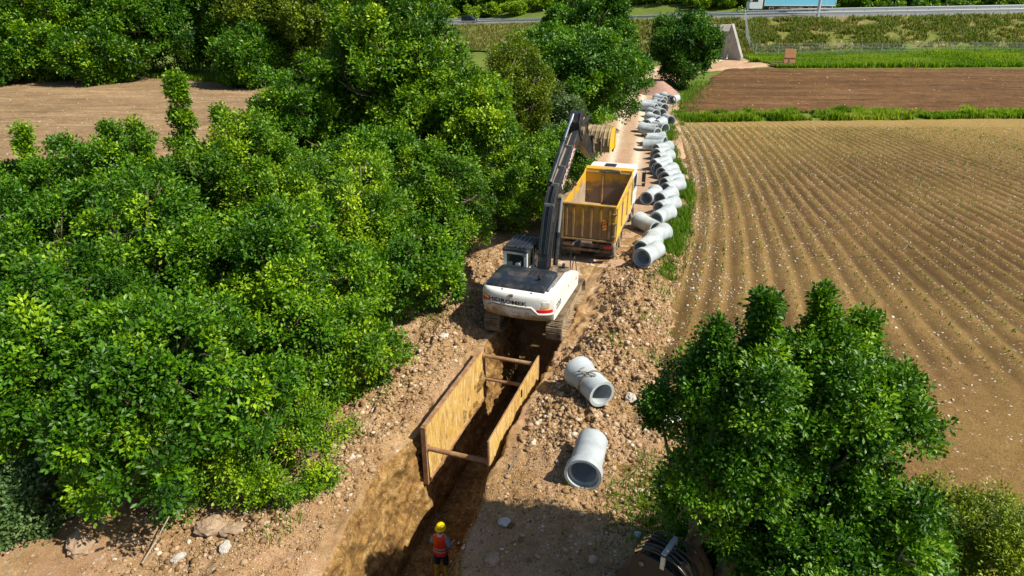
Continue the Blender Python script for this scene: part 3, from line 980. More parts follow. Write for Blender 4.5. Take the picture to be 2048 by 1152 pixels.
def make_land():
    xs = np.arange(-420, 421, 3.0)
    ys = np.concatenate([np.arange(-60, 60, 2.0), np.arange(60, 260, 2.5), np.arange(260, 900, 20)])
    X, Y = np.meshgrid(xs, ys, indexing='ij')
    ty = np.interp(xs, TOEL[:, 0], TOEL[:, 1]); tz = np.interp(xs, TOEL[:, 0], TOEL[:, 2])
    hy = np.interp(xs, HWL[:, 0], HWL[:, 1]); hz = np.interp(xs, HWL[:, 0], HWL[:, 2])
    Z = np.zeros(X.shape)
    for i in range(len(xs)):
        y0 = min(ty[i] - 8, 101)
        kx = [-1000, y0, ty[i], ty[i] + 2.5, max(hy[i], ty[i] + 3) + 20, hy[i] + 27, hy[i] + 34, hy[i] + 60, hy[i] + 160, hy[i] + 900]
        kz = [0, 0, tz[i], tz[i] - 2, tz[i] - 2, hz[i] - 0.6, hz[i] - 0.9, hz[i] + 1.5, hz[i] + 14, hz[i] + 90]
        Z[i] = np.interp(Y[i], kx, kz)
    Z = Z - 0.20 + 0.10 * (fbm(X * 0.05, Y * 0.05, seed=95) - 0.5)
    Z[Y < 66] = -0.20
    ls, lt = xy2st(X, Y)
    Z[(np.abs(ls) < 13) & (np.abs(lt) < 7.5)] = -5.5
    tag(grid_obj('land', np.stack([X, Y, Z], -1), M['land']), kind='structure')
    return


make_land()


def land_z(x, y):
    ty = np.interp(x, TOEL[:, 0], TOEL[:, 1]); tz = np.interp(x, TOEL[:, 0], TOEL[:, 2])
    hy = np.interp(x, HWL[:, 0], HWL[:, 1]); hz = np.interp(x, HWL[:, 0], HWL[:, 2])
    y0 = np.minimum(ty - 8, 101)
    f = np.clip((y - y0) / np.maximum(ty - y0, 1), 0, 1)
    z = f * tz
    b = y > hy + 34
    z = np.where(b, hz - 0.9 + np.interp(y - hy, [34, 60, 160, 900], [0, 2.4, 14.9, 90]), z)
    return z - 0.18


# ------------------------------------------------------------------ trees and bushes
SUBC = 28


def unit(a):
    return a / np.maximum(np.linalg.norm(a, axis=-1, keepdims=True), 1e-9)


def shoot_lean(x, y, dz):
    return (((x * 7.3 + 3.1) % 1 - 0.5) * 0.5 * dz, ((x * 3.7 + y * 5.3) % 1 - 0.5) * 0.5 * dz)


def crown_mesh(seed, lobes, n_clus, per, leaf, wid=0.55, twig=0.38, shoots=(), tintbias=0.0, droop=0.0, inner=0.25):
    """leaf clusters spread over a crown made of overlapping lobes (cx,cy,cz,rx,ry,rz)"""
    rng = np.random.default_rng(seed)
    L = np.array(lobes, dtype=float)
    area = (L[:, 3] * L[:, 4] + L[:, 4] * L[:, 5] + L[:, 3] * L[:, 5])
    pts, outs = [], []
    need = max(20, n_clus // SUBC)
    shoots = [(a, b, c, d, e, max(6, int(m_ / 14))) for a, b, c, d, e, m_ in shoots]
    tries = 0
    while need > 0 and tries < 8:
        tries += 1
        k = int(need * 2.2) + 50
        li = rng.choice(len(L), k, p=area / area.sum())
        d = unit(rng.normal(0, 1, (k, 3)))
        d[:, 2] = np.where((d[:, 2] < -0.35) & (rng.random(k) < 0.6), -d[:, 2], d[:, 2])
        r = 1.0 - np.abs(rng.normal(0, 0.13, k))
        inn = rng.random(k) < inner
        r = np.where(inn, rng.random(k) ** 0.5, r)
        bump_ = fbm(d[:, 0] * 2.6 + li * 7.3, d[:, 1] * 2.6, d[:, 2] * 2.6 + seed, seed=seed, octv=3)
        b2 = vnoise(d[:, 0] * 6 + li * 3.1, d[:, 1] * 6, d[:, 2] * 6 + seed, seed=seed + 5)
        r = r * (0.33 + 0.78 * bump_ + 0.46 * b2)
        r = np.where(rng.random(k) < 0.07, r + 0.22 * rng.random(k), r)
        p = L[li, :3] + d * r[:, None] * L[li, 3:]
        # drop most points that lie deep inside another lobe
        q = (p[:, None, :] - L[None, :, :3]) / L[None, :, 3:]
        q = np.linalg.norm(q, axis=-1)
        q[np.arange(k), li] = 9
        deep = q.min(1) < 0.62
        # ragged holes
        hs = 0.17 / leaf
        hole = fbm(p[:, 0] * hs, p[:, 1] * hs, p[:, 2] * hs, seed=seed + 40, octv=2) < 0.45
        ok = (~deep | (rng.random(k) < 0.12)) & (~hole | (rng.random(k) < 0.06)) & (p[:, 2] > 0.12)
        p, d = p[ok][:need], d[ok][:need]
        pts.append(p); outs.append(d); need -= len(p)
    P = np.concatenate(pts); O = np.concatenate(outs)
    n_main = len(P)
    for (x, y, z0, z1, rad, m) in shoots:
        z0 -= 0.7; rad *= 1.35; m = int(m * 1.5)
        f = rng.random(m) ** 0.8
        a = rng.random(m) * 2 * np.pi
        rr = rad * (1.05 - f) ** 1.3 * rng.random(m) ** 0.6
        lean = shoot_lean(x, y, z1 - z0)
        sp = np.stack([x + lean[0] * f + rr * np.cos(a), y + lean[1] * f + rr * np.sin(a), z0 + (z1 - z0) * f], -1)
        P = np.concatenate([P, sp])
        O = np.concatenate([O, unit(np.stack([np.cos(a), np.sin(a), 0.9 + 0 * a], -1))])
    # every point so far is a branchlet; hang a small dome of leaf clusters on each
    nb = len(P)
    sub = SUBC
    br = np.repeat(leaf * (2.0 + 2.6 * rng.random(nb)), sub)
    br[n_main * sub:] *= 0.55
    ax0 = unit(O + np.array([0, 0, 0.55]) + rng.normal(0, 0.25, (nb, 3)))
    A = np.repeat(ax0, sub, 0)
    dv = unit(rng.normal(0, 1, (nb * sub, 3)) + A * 0.55)
    Oo = np.repeat(O, sub, 0)
    P = np.repeat(P, sub, 0) + dv * (br * (0.45 + 0.55 * rng.random(nb * sub)))[:, None] * np.array([1, 1, 0.8])
    O = unit(0.45 * Oo + 0.8 * dv)
    P[:, 2] = np.maximum(P[:, 2], 0.03)
    btint = np.repeat(rng.normal(0, 0.17, nb), sub)
    n = len(P)
    up = np.array([0, 0, 1.0])
    D = unit(O + up * (0.45 - droop) + rng.normal(0, 0.45, (n, 3)))
    ctint = np.clip(0.42 + tintbias + btint + rng.normal(0, 0.09, n) + 0.55 * (fbm(P[:, 0] * 0.8, P[:, 1] * 0.8, P[:, 2] * 0.8, seed=seed + 9, octv=3) - 0.5), 0, 1)
    # leaves of each cluster
    m = n * per
    ci = np.repeat(np.arange(n), per)
    kk = np.tile(np.arange(per), n)
    f = (kk + rng.random(m)) / per
    Dm = D[ci]
    rnd = unit(rng.normal(0, 1, (m, 3)))
    side = unit(np.cross(Dm, rnd))
    base = P[ci] + Dm * ((f - 0.35) * twig)[:, None] + side * (0.03 + 0.10 * rng.random(m))[:, None] * (twig / 0.38)
    ax = unit(side * 1.0 + Dm * (0.35 + 0.9 * f)[:, None] + rng.normal(0, 0.25, (m, 3)))
    nr = unit(0.65 * up + 0.60 * O[ci] + rng.normal(0, 0.5, (m, 3)))
    nr = unit(nr - ax * (nr * ax).sum(-1, keepdims=True))
    bi = np.cross(nr, ax)
    ln = leaf * (0.65 + 0.7 * rng.random(m))
    w = ln * wid * (0.45 + 0.1 * rng.random(m))
    fold = 0.16 * w * (rng.random(m) * 2)
    v0 = base
    v1 = base + ax * (ln * 0.55)[:, None] + bi * w[:, None] + nr * fold[:, None]
    v2 = base + ax * ln[:, None] - nr * (ln * 0.12)[:, None]
    v3 = base + ax * (ln * 0.55)[:, None] - bi * w[:, None] + nr * fold[:, None]
    V = np.stack([v0, v1, v2, v3], 1).reshape(-1, 3)
    b = (np.arange(m) * 4)[:, None]
    Fq = np.concatenate([b + [[0, 1, 2]], b + [[0, 2, 3]]], 0)
    t = np.clip(ctint[ci] + rng.normal(0, 0.10, m) + 0.15 * (f - 0.5), 0, 1)
    me = np_mesh('crown', V, Fq)
    add_attr(me, 'tint', np.repeat(t, 4))
    return me


def trunk_mesh(seed, h, r, lobes, stems=1, spread=0.3, shoots=()):
    rng = random.Random(seed)
    mb = MB()
    tops = []
    for s in range(stems):
        a = 6.283 * s / max(stems, 1) + rng.random()
        bx, by = (math.cos(a) * spread * 0.4, math.sin(a) * spread * 0.4) if stems > 1 else (0, 0)
        pts, rs = [], []
        K = 6
        for k in range(K + 1):
            f = k / K
            sx = bx + math.cos(a) * spread * h * 0.35 * f * (1 if stems > 1 else 0.15) + rng.uniform(-1, 1) * 0.06 * h * f
            sy = by + math.sin(a) * spread * h * 0.35 * f * (1 if stems > 1 else 0.15) + rng.uniform(-1, 1) * 0.06 * h * f
            pts.append((sx, sy, -0.3 + (h * 0.82 + 0.3) * f)); rs.append(r * (1.25 - f) / 1.25 * (1.25 if k == 0 else 1) + 0.012)
        mb.tube(pts, rs, 8)
        tops.append(pts)
    for i, l in enumerate(lobes[:16]):
        pts = tops[i % len(tops)]
        j = 1 + int((0.15 + 0.6 * min(1, l[2] / h)) * (len(pts) - 3))
        p0 = Vector(pts[j]); p1 = Vector(l[:3])
        mid = p0.lerp(p1, 0.5) + Vector((rng.uniform(-.2, .2), rng.uniform(-.2, .2), 0.15 * (p1 - p0).length))
        end = p1 + (p1 - p0).normalized() * min(l[3:6]) * 0.55
        mb.tube([p0, mid, p1, end], [r * 0.42, r * 0.3, r * 0.2, 0.012], 6)
        for q in range(3):
            d = Vector((rng.uniform(-1, 1), rng.uniform(-1, 1), rng.uniform(-.1, 1))).normalized()
            mb.tube([p1, p1 + d * l[3] * 0.4, p1 + d * l[3] * 0.85 + Vector((0, 0, .1))], [r * 0.16, r * 0.1, 0.008], 5)
    for (x, y, z0, z1, rad, m_) in shoots:
        lx, ly = shoot_lean(x, y, z1 - z0)
        mb.tube([(x * 0.7, y * 0.7, z0 - 1.6), (x, y, z0), (x + lx * 0.5, y + ly * 0.5, (z0 + z1) / 2), (x + lx, y + ly, z1)], [0.035, 0.028, 0.02, 0.008], 5)
    # thin bare twigs that show through and poke out of the leaves
    for q in range(30):
        l = lobes[rng.randrange(len(lobes))]
        d = Vector((rng.uniform(-1, 1), rng.uniform(-1, 1), rng.uniform(-.5, .6))).normalized()
        e = Vector(l[:3]) + Vector((d.x * l[3], d.y * l[4], d.z * l[5])) * rng.uniform(0.95, 1.22)
        st_ = Vector(l[:3]) + Vector((d.x * l[3], d.y * l[4], d.z * l[5])) * 0.35
        sag = Vector((rng.uniform(-.15, .15), rng.uniform(-.15, .15), rng.uniform(-.35, .25)))
        k_ = 0.010 + 0.0011 * h
        mb.tube([st_, st_.lerp(e, 0.5) + sag * 0.3, st_.lerp(e, 0.85) + sag * 0.2, e + sag], [k_ * 1.3, k_, k_ * 0.7, k_ * 0.3], 4)
    me = bpy.data.meshes.new('trunk')
    me.from_pydata([tuple(v) for v in mb.v], [], mb.f)
    me.polygons.foreach_set('use_smooth', np.ones(len(me.polygons), dtype=bool))
    me.update()
    return me


def auto_lobes(seed, R, h, z0=0.2, n=11, lobe=0.46, squash=1.0, top=0.55):
    """lobes arranged round an envelope of radius R from z0 to h"""
    rng = random.Random(seed)
    out = []
    zc = (z0 + h) / 2
    hz = (h - z0) / 2
    for i in range(n):
        f = (i + 0.5) / n
        cz = 1 - 1.92 * f
        a = i * 2.39996 + rng.uniform(-.35, .35)
        rr = math.sqrt(max(0.05, 1 - min(1, abs(cz)) ** 2.2)) * (1 - lobe * 0.80) * rng.uniform(0.82, 1.12)
        s = rng.uniform(0.72, 1.25)
        out.append((math.cos(a) * rr * R, math.sin(a) * rr * R, zc + cz * hz * (1 - lobe * 0.8),
                    R * lobe * s, R * lobe * s, max(0.35, hz * lobe * 1.05 * s * squash)))
    out.append((0, 0, zc, R * 0.50, R * 0.50, hz * 0.60))
    return out


OAKS = 'leafy trees massed on the left of the trench'


def plant(name, x, y, h, R, label, cat, mat, seed, n_clus, per=9, leaf=0.14,  stems=1, z=0.0, z0=0.25, n=18, lobe=0.33, group=None, shoots=(), tb=0.0, wid=0.55, twig=0.38, trunk_r=None, sx=1.0, rz=0.0, droop=0.0, inner=0.10, extra=()):
    if group == OAKS: R *= 0.9; h *= 1.07
    root = empty(name, (x, y, z), rz, label, cat, group)
    lobes = [(a * sx, b, c, d * sx, e, f) for a, b, c, d, e, f in auto_lobes(seed, R, h, z0, n, lobe)] + list(extra)
    if leaf > 0.12: n_clus = int(n_clus * 1.3)
    cm = crown_mesh(seed, lobes, n_clus, per, leaf, wid, twig, shoots, tb, droop, inner)
    link_mesh('foliage' if cat in ('bush', 'shrub') else 'crown', cm, mat, root)
    tm = trunk_mesh(seed, h * 0.85, trunk_r or 0.035 * h, lobes, stems, shoots=shoots)
    link_mesh('stems' if cat in ('bush', 'shrub') else 'trunk', tm, M['bark'], root)
    return root


OAKS = 'leafy trees massed on the left of the trench'
# --- the dense mass left of the trench
plant('oak_tree', -8.7, 14.3, 4.5, 3.1, 'low spreading tree at the bottom left, its foliage touching the boulders', 'tree', M['leaf_oak'], 101, 6200, 9, 0.135, 3, group=OAKS, tb=-0.02, z0=0.0)
plant('oak_tree', -13.2, 16.2, 5.4, 3.4, 'dark leafy tree cut by the left picture edge at the bottom', 'tree', M['leaf_oak'], 102, 5200, 9, 0.135, 3, group=OAKS, tb=-0.08)
plant('oak_tree', -7.6, 20.0, 5.5, 3.2, 'leafy tree left of the steel trench panels, second row from the trench', 'tree', M['leaf_oak'], 103, 6400, 9, 0.125, 3, group=OAKS, tb=0.06)
plant('oak_tree', -12.4, 20.6, 6.2, 3.5, 'broad dark oak in the middle of the left tree mass', 'tree', M['leaf_oak'], 104, 6400, 9, 0.13, 2, group=OAKS, tb=0.02)
plant('oak_tree', -17.6, 20.4, 6.1, 3.6, 'tall leafy tree at the left picture edge, half height of the photo', 'tree', M['leaf_dark'], 105, 5600, 9, 0.13, 2, group=OAKS, tb=-0.05)
plant('oak_tree', -6.7, 25.9, 5.7, 3.3, 'bright green tree left of the white excavator cab, yellowish at its top', 'tree', M['leaf_warm'], 106, 6800, 9, 0.125, 2, group=OAKS, tb=0.02)
plant('oak_tree', -11.2, 26.8, 6.3, 3.5, 'oak below the open ploughed field with two tall leafy shoots on top', 'tree', M['leaf_warm'], 107, 6800, 9, 0.128, 2, group=OAKS, tb=0.02,
      shoots=((-2.0, 0.4, 5.4, 8.7, 0.75, 330), (-0.6, 0.5, 5.2, 7.6, 0.5, 170), (-4.4, 0.0, 4.6, 6.9, 0.7, 160), (1.0, 0.5, 5.4, 7.0, 0.8, 120)))
plant('oak_tree', -16.4, 25.4, 6.3, 3.4, 'oak with a jagged top against the left ploughed field', 'tree', M['leaf_oak'], 108, 6400, 9, 0.13, 2, group=OAKS, tb=0.02,
      shoots=((-2.0, 0.2, 5.0, 7.0, 0.5, 120), (1.2, 0, 5.4, 7.2, 0.6, 130), (2.9, 0, 5.0, 6.8, 0.6, 110)))
plant('oak_tree', -21.0, 24.4, 5.8, 3.2, 'leafy tree topmost along the left picture edge, below the ploughed field', 'tree', M['leaf_oak'], 109, 4600, 9, 0.13, 2, group=OAKS)
plant('oak_tree', -3.9, 23.9, 3.5, 2.1, 'small dense tree hanging over the bank left of the excavator counterweight', 'tree', M['leaf_oak'], 110, 3600, 9, 0.13, 3, group=OAKS, z0=0.1)
plant('oak_tree', -3.4, 29.4, 4.8, 2.6, 'rounded tree close behind and left of the excavator cab', 'tree', M['leaf_warm'], 111, 5000, 9, 0.135, 2, group=OAKS, z0=0.1, tb=-0.05)
plant('oak_tree', -5.6, 18.4, 2.9, 1.9, 'leafy thicket tree overhanging the bank beside the steel panels', 'tree', M['leaf_warm'], 112, 3300, 9, 0.125, 4, group=OAKS, z0=0.05, tb=0.06)
plant('oak_tree', 0.3, 34.6, 3.6, 2.3, 'low tree left of the yellow tipper bed', 'tree', M['leaf_warm'], 113, 4200, 9, 0.135, 3, group=OAKS, z0=0.05)
plant('oak_tree', 3.3, 42.2, 3.4, 2.3, 'small tree under the raised excavator bucket beside the road', 'tree', M['leaf_oak'], 114, 3600, 8, 0.13, 3, group=OAKS, z0=0.05, tb=0.05)
plant('leafy_bush', -6.5, 14.9, 1.7, 2.0, 'low light green bush with small leaves above the boulders left of the trench', 'bush', M['leaf_warm'], 115, 3600, 10, 0.085, 5, z0=0.0, tb=0.10, lobe=0.5, twig=0.3)
plant('leafy_bush', -12.3, 12.9, 1.3, 1.2, 'grey green weedy bush in the bottom left corner', 'bush', M['leaf_grey'], 116, 1700, 9, 0.11, 5, z0=0.0, tb=-0.05, lobe=0.5, twig=0.3)
# --- the tall trees behind
TALL = 'tall trees in the middle of the hedgerow'
plant('tall_tree', -7.0, 42.5, 11.2, 4.6, 'tallest broad tree of the hedgerow, reaching the top of the photo', 'tree', M['leaf_warm'], 120, 8600, 9, 0.20, 1, group=TALL, z0=0.8, n=16, lobe=0.40, tb=-0.06, twig=0.45)
plant('tall_tree', -3.1, 39.4, 7.2, 3.7, 'bright leafy tree in front of the tallest hedgerow tree', 'tree', M['leaf_warm'], 121, 7600, 9, 0.175, 1, group=TALL, z0=0.3, n=13, tb=0.03, twig=0.42)
plant('tall_tree', -12.2, 41.0, 7.0, 3.3, 'tree on the left flank of the tallest hedgerow tree beside the ploughed field', 'tree', M['leaf_oak'], 122, 5200, 9, 0.18, 1, group=TALL, z0=0.4, tb=0.03, twig=0.42)
plant('tall_tree', -7.6, 35.2, 5.0, 3.1, 'dark low tree in shade below the tallest hedgerow tree', 'tree', M['leaf_oak'], 123, 5600, 9, 0.165, 2, group=TALL, z0=0.2)
plant('tall_tree', 0.2, 47.6, 8.6, 2.6, 'thin yellowish tree between the tallest tree and the dark rounded tree', 'tree', M['leaf_yellow'], 124, 3600, 9, 0.15, 2, group=TALL, z0=0.6, tb=-0.12, twig=0.55)
plant('tall_tree', 2.6, 50.0, 5.0, 2.5, 'greyish loose tree below the dark rounded tree', 'tree', M['leaf_grey'], 125, 3300, 9, 0.17, 2, group=TALL, z0=0.3)
plant('round_tree', 5.3, 58.0, 7.9, 5.6, 'large dark rounded tree overhanging the dirt road behind the raised bucket', 'tree', M['leaf_dark'], 126, 9500, 9, 0.23, 1, z0=0.5, n=15, lobe=0.42, tb=0.10, twig=0.5)
plant('tall_tree', 9.6, 84.0, 9.8, 5.0, 'dark tree behind the large rounded tree, near the highway', 'tree', M['leaf_oak'], 127, 4800, 8, 0.34, 1, z0=0.6, n=13, tb=-0.16, twig=0.7)
plant('tall_tree', 3.0, 76.0, 6.8, 4.2, 'mid green tree behind the gap in the hedgerow, below the highway embankment', 'tree', M['leaf_dark'], 128, 3600, 8, 0.32, 1, z0=0.4, n=11, tb=0.1, twig=0.7)
plant('roadside_tree', 20.3, 84.0, 7.7, 3.75, 'single dark tree on the right of the dirt road, in front of the underpass', 'tree', M['leaf_dark'], 129, 5600, 9, 0.26, 1, z0=0.2, n=13, lobe=0.42, tb=-0.05, twig=0.55, sx=0.95)
# --- trees at the far side of the left field
D_ROW = [  # px, dist, h, R, mat, label
    (20, 88, 7.2, 6.2, 'leaf_oak', 'lower rounded tree at the left picture edge beyond the ploughed field', -0.08),
    (118, 90, 12.2, 6.0, 'leaf_oak', 'tall pointed tree beyond the left field, second from the left picture edge', 0.03),
    (205, 86, 6.5, 4.0, 'leaf_oak', 'low dark tree at the field edge right of the tall pointed tree', -0.1),
    (290, 92, 13.2, 6.0, 'leaf_dark', 'big grey green tree beyond the left field above the jagged oak', 0.12),
    (395, 95, 12.6, 5.2, 'leaf_dark', 'dark tree right of the big grey green tree beyond the field', -0.05),
    (465, 97, 13.0, 5.0, 'leaf_oak', 'narrow dark tree beyond the far tip of the left field', -0.05),
    (560, 90, 11.6, 5.6, 'leaf_yellow', 'yellow green tree beyond the right end of the left field', -0.14),
    (650, 86, 12.0, 4.4, 'leaf_yellow', 'olive thin tree directly left of the tallest hedgerow tree', -0.2),
    (510, 84, 6.0, 3.6, 'leaf_oak', 'low bushy tree in front of the yellow green tree beyond the field', -0.12),
]
for i, (px, dd, h, R, mt, lb, tb) in enumerate(D_ROW):
    plant('field_edge_tree', (px - 1024) / F_PX * (dd * CS + 5.3), dd, h, R, lb, 'tree', M[mt], 140 + i, 5600, 8, 0.33, 1, group='trees lining the far side of the left field', z=0, z0=-0.6, n=18, tb=tb, twig=0.7, lobe=0.38)
# --- the tree in the right foreground
FG = 'trees of the right foreground clump'
plant('maple_tree', 4.1, 10.3, 6.75, 1.3, 'left foreground tree beside the pipes, with a leafy tuft standing out at its top', 'tree', M['leaf_oak'], 160, 7600, 10, 0.085, 2, group=FG, z0=2.2, n=19, lobe=0.33, tb=-0.04, twig=0.27,
      shoots=((0.55, 0.4, 6.3, 7.45, 0.36, 300), (-0.4, 0.3, 6.0, 7.0, 0.42, 200), (-1.35, 0.4, 5.1, 5.6, 0.35, 70)))
plant('maple_tree', 5.75, 10.3, 6.75, 1.32, 'right foreground tree standing against the furrowed field, glossy leaves', 'tree', M['leaf_oak'], 161, 8200, 10, 0.09, 2, group=FG, z0=2.2, n=19, lobe=0.33, tb=-0.02, twig=0.28,
      shoots=((-0.1, 0.4, 6.3, 7.3, 0.30, 200), (1.2, 0.4, 5.0, 5.9, 0.3, 140), (0.6, 0.3, 6.1, 6.9, 0.35, 150)))
plant('maple_tree', 5.2, 8.9, 4.1, 1.1, 'dark low tree at the bottom under the two foreground trees', 'tree', M['leaf_dark'], 162, 4600, 10, 0.09, 3, group=FG, z0=1.2, tb=0.05, twig=0.27)
plant('maple_tree', 6.4, 8.9, 4.5, 1.2, 'glossy leafed low tree at the bottom right beside the yellowish bush', 'tree', M['leaf_oak'], 163, 4800, 10, 0.095, 3, group=FG, z0=1.2, tb=-0.04, twig=0.28)
plant('leafy_bush', 4.6, 11.4, 1.7, 1.2, 'shaded weedy bush at the foot of the right foreground trees', 'bush', M['leaf_dark'], 165, 2600, 10, 0.08, 5, z0=0.0, tb=0.1, twig=0.28)
plant('leafy_bush', 9.6, 10.6, 2.3, 2.0, 'yellowish fine leaved bush in the bottom right corner', 'bush', M['leaf_yellow'], 164, 5600, 10, 0.07, 5, z0=0.0, tb=0.04, twig=0.28)


def make_forest():
    """the wood beyond the highway and on the rise behind it"""
    rng = np.random.default_rng(7)
    protos = []
    Vs, Fs, Ts = [], [], []
    base = []
    for k in range(5):
        lob = auto_lobes(300 + k, 4.2, 9.0, 0.2, 12, 0.42)
        me = crown_mesh(300 + k, lob, 620, 7, 0.75, 0.7, 1.1, (), 0, 0, 0.15)
        n = len(me.vertices)
        co = np.zeros(n * 3, dtype=np.float32); me.vertices.foreach_get('co', co)
        fi = np.zeros(len(me.polygons) * 3, dtype=np.int32); me.loops.foreach_get('vertex_index', fi)
        tt = np.zeros(n, dtype=np.float32); me.attributes['tint'].data.foreach_get('value', tt)
        base.append((co.reshape(-1, 3), fi.reshape(-1, 3), tt))
        bpy.data.meshes.remove(me)
    off = 0
    spots = []
    for i in range(0, NH):
        for row in range(6):
            if rng.random() < 0.62:
                p = hw_pt(i, 33 + row * 9 + rng.uniform(-3, 3))
                spots.append((p.x + rng.uniform(-3, 3), p.y, row))
    pts = []
    for x, y, row in spots:
        if abs(x) > 0.85 * y + 14: continue
        if any((x - a) ** 2 + (y - b) ** 2 < (3.6 if r == 0 and row == 0 else 5.2) ** 2 for a, b, r in pts): continue
        pts.append((x, y, row))
    for x, y, row in pts:
        co, fi, tt = base[rng.integers(0, 5)]
        bx = x / y
        front = row == 0
        low = front and -0.16 < bx < 0.36        # bright low scrub along this stretch
        s = rng.uniform(0.36, 0.52) if low else (rng.uniform(0.55, 0.8) if front else rng.uniform(0.85, 1.35))
        a = rng.uniform(0, 6.28)
        R2 = np.array([[math.cos(a), -math.sin(a), 0], [math.sin(a), math.cos(a), 0], [0, 0, 1]])
        v = (co * np.array([s * 1.15 if low else s, s * 1.15 if low else s, s])) @ R2.T
        z = float(land_z(np.array([x]), np.array([y]))[0]) - 0.2
        Vs.append(v + np.array([x, y, z]))
        Fs.append(fi + off); off += len(co)
        t0 = 0.30 if low else (0.0 if bx > 0.30 else rng.uniform(-0.12, 0.12))
        Ts.append(np.clip(tt + t0, 0, 1))
    me = np_mesh('forest', np.concatenate(Vs), np.concatenate(Fs))
    add_attr(me, 'tint', np.concatenate(Ts))
    tag(link_mesh('forest', me, M['leaf_warm']), 'dense green wood and scrub on the far side of the highway', 'forest', kind='stuff')


make_forest()


# ------------------------------------------------------------------ grass and weeds
def poly_sample(rng, quad, n):
    q = [np.array(p[:2]) for p in quad]
    u, v = rng.random(n)[:, None], rng.random(n)[:, None]
    return q[0] * (1 - u) * (1 - v) + q[1] * u * (1 - v) + q[2] * u * v + q[3] * (1 - u) * v


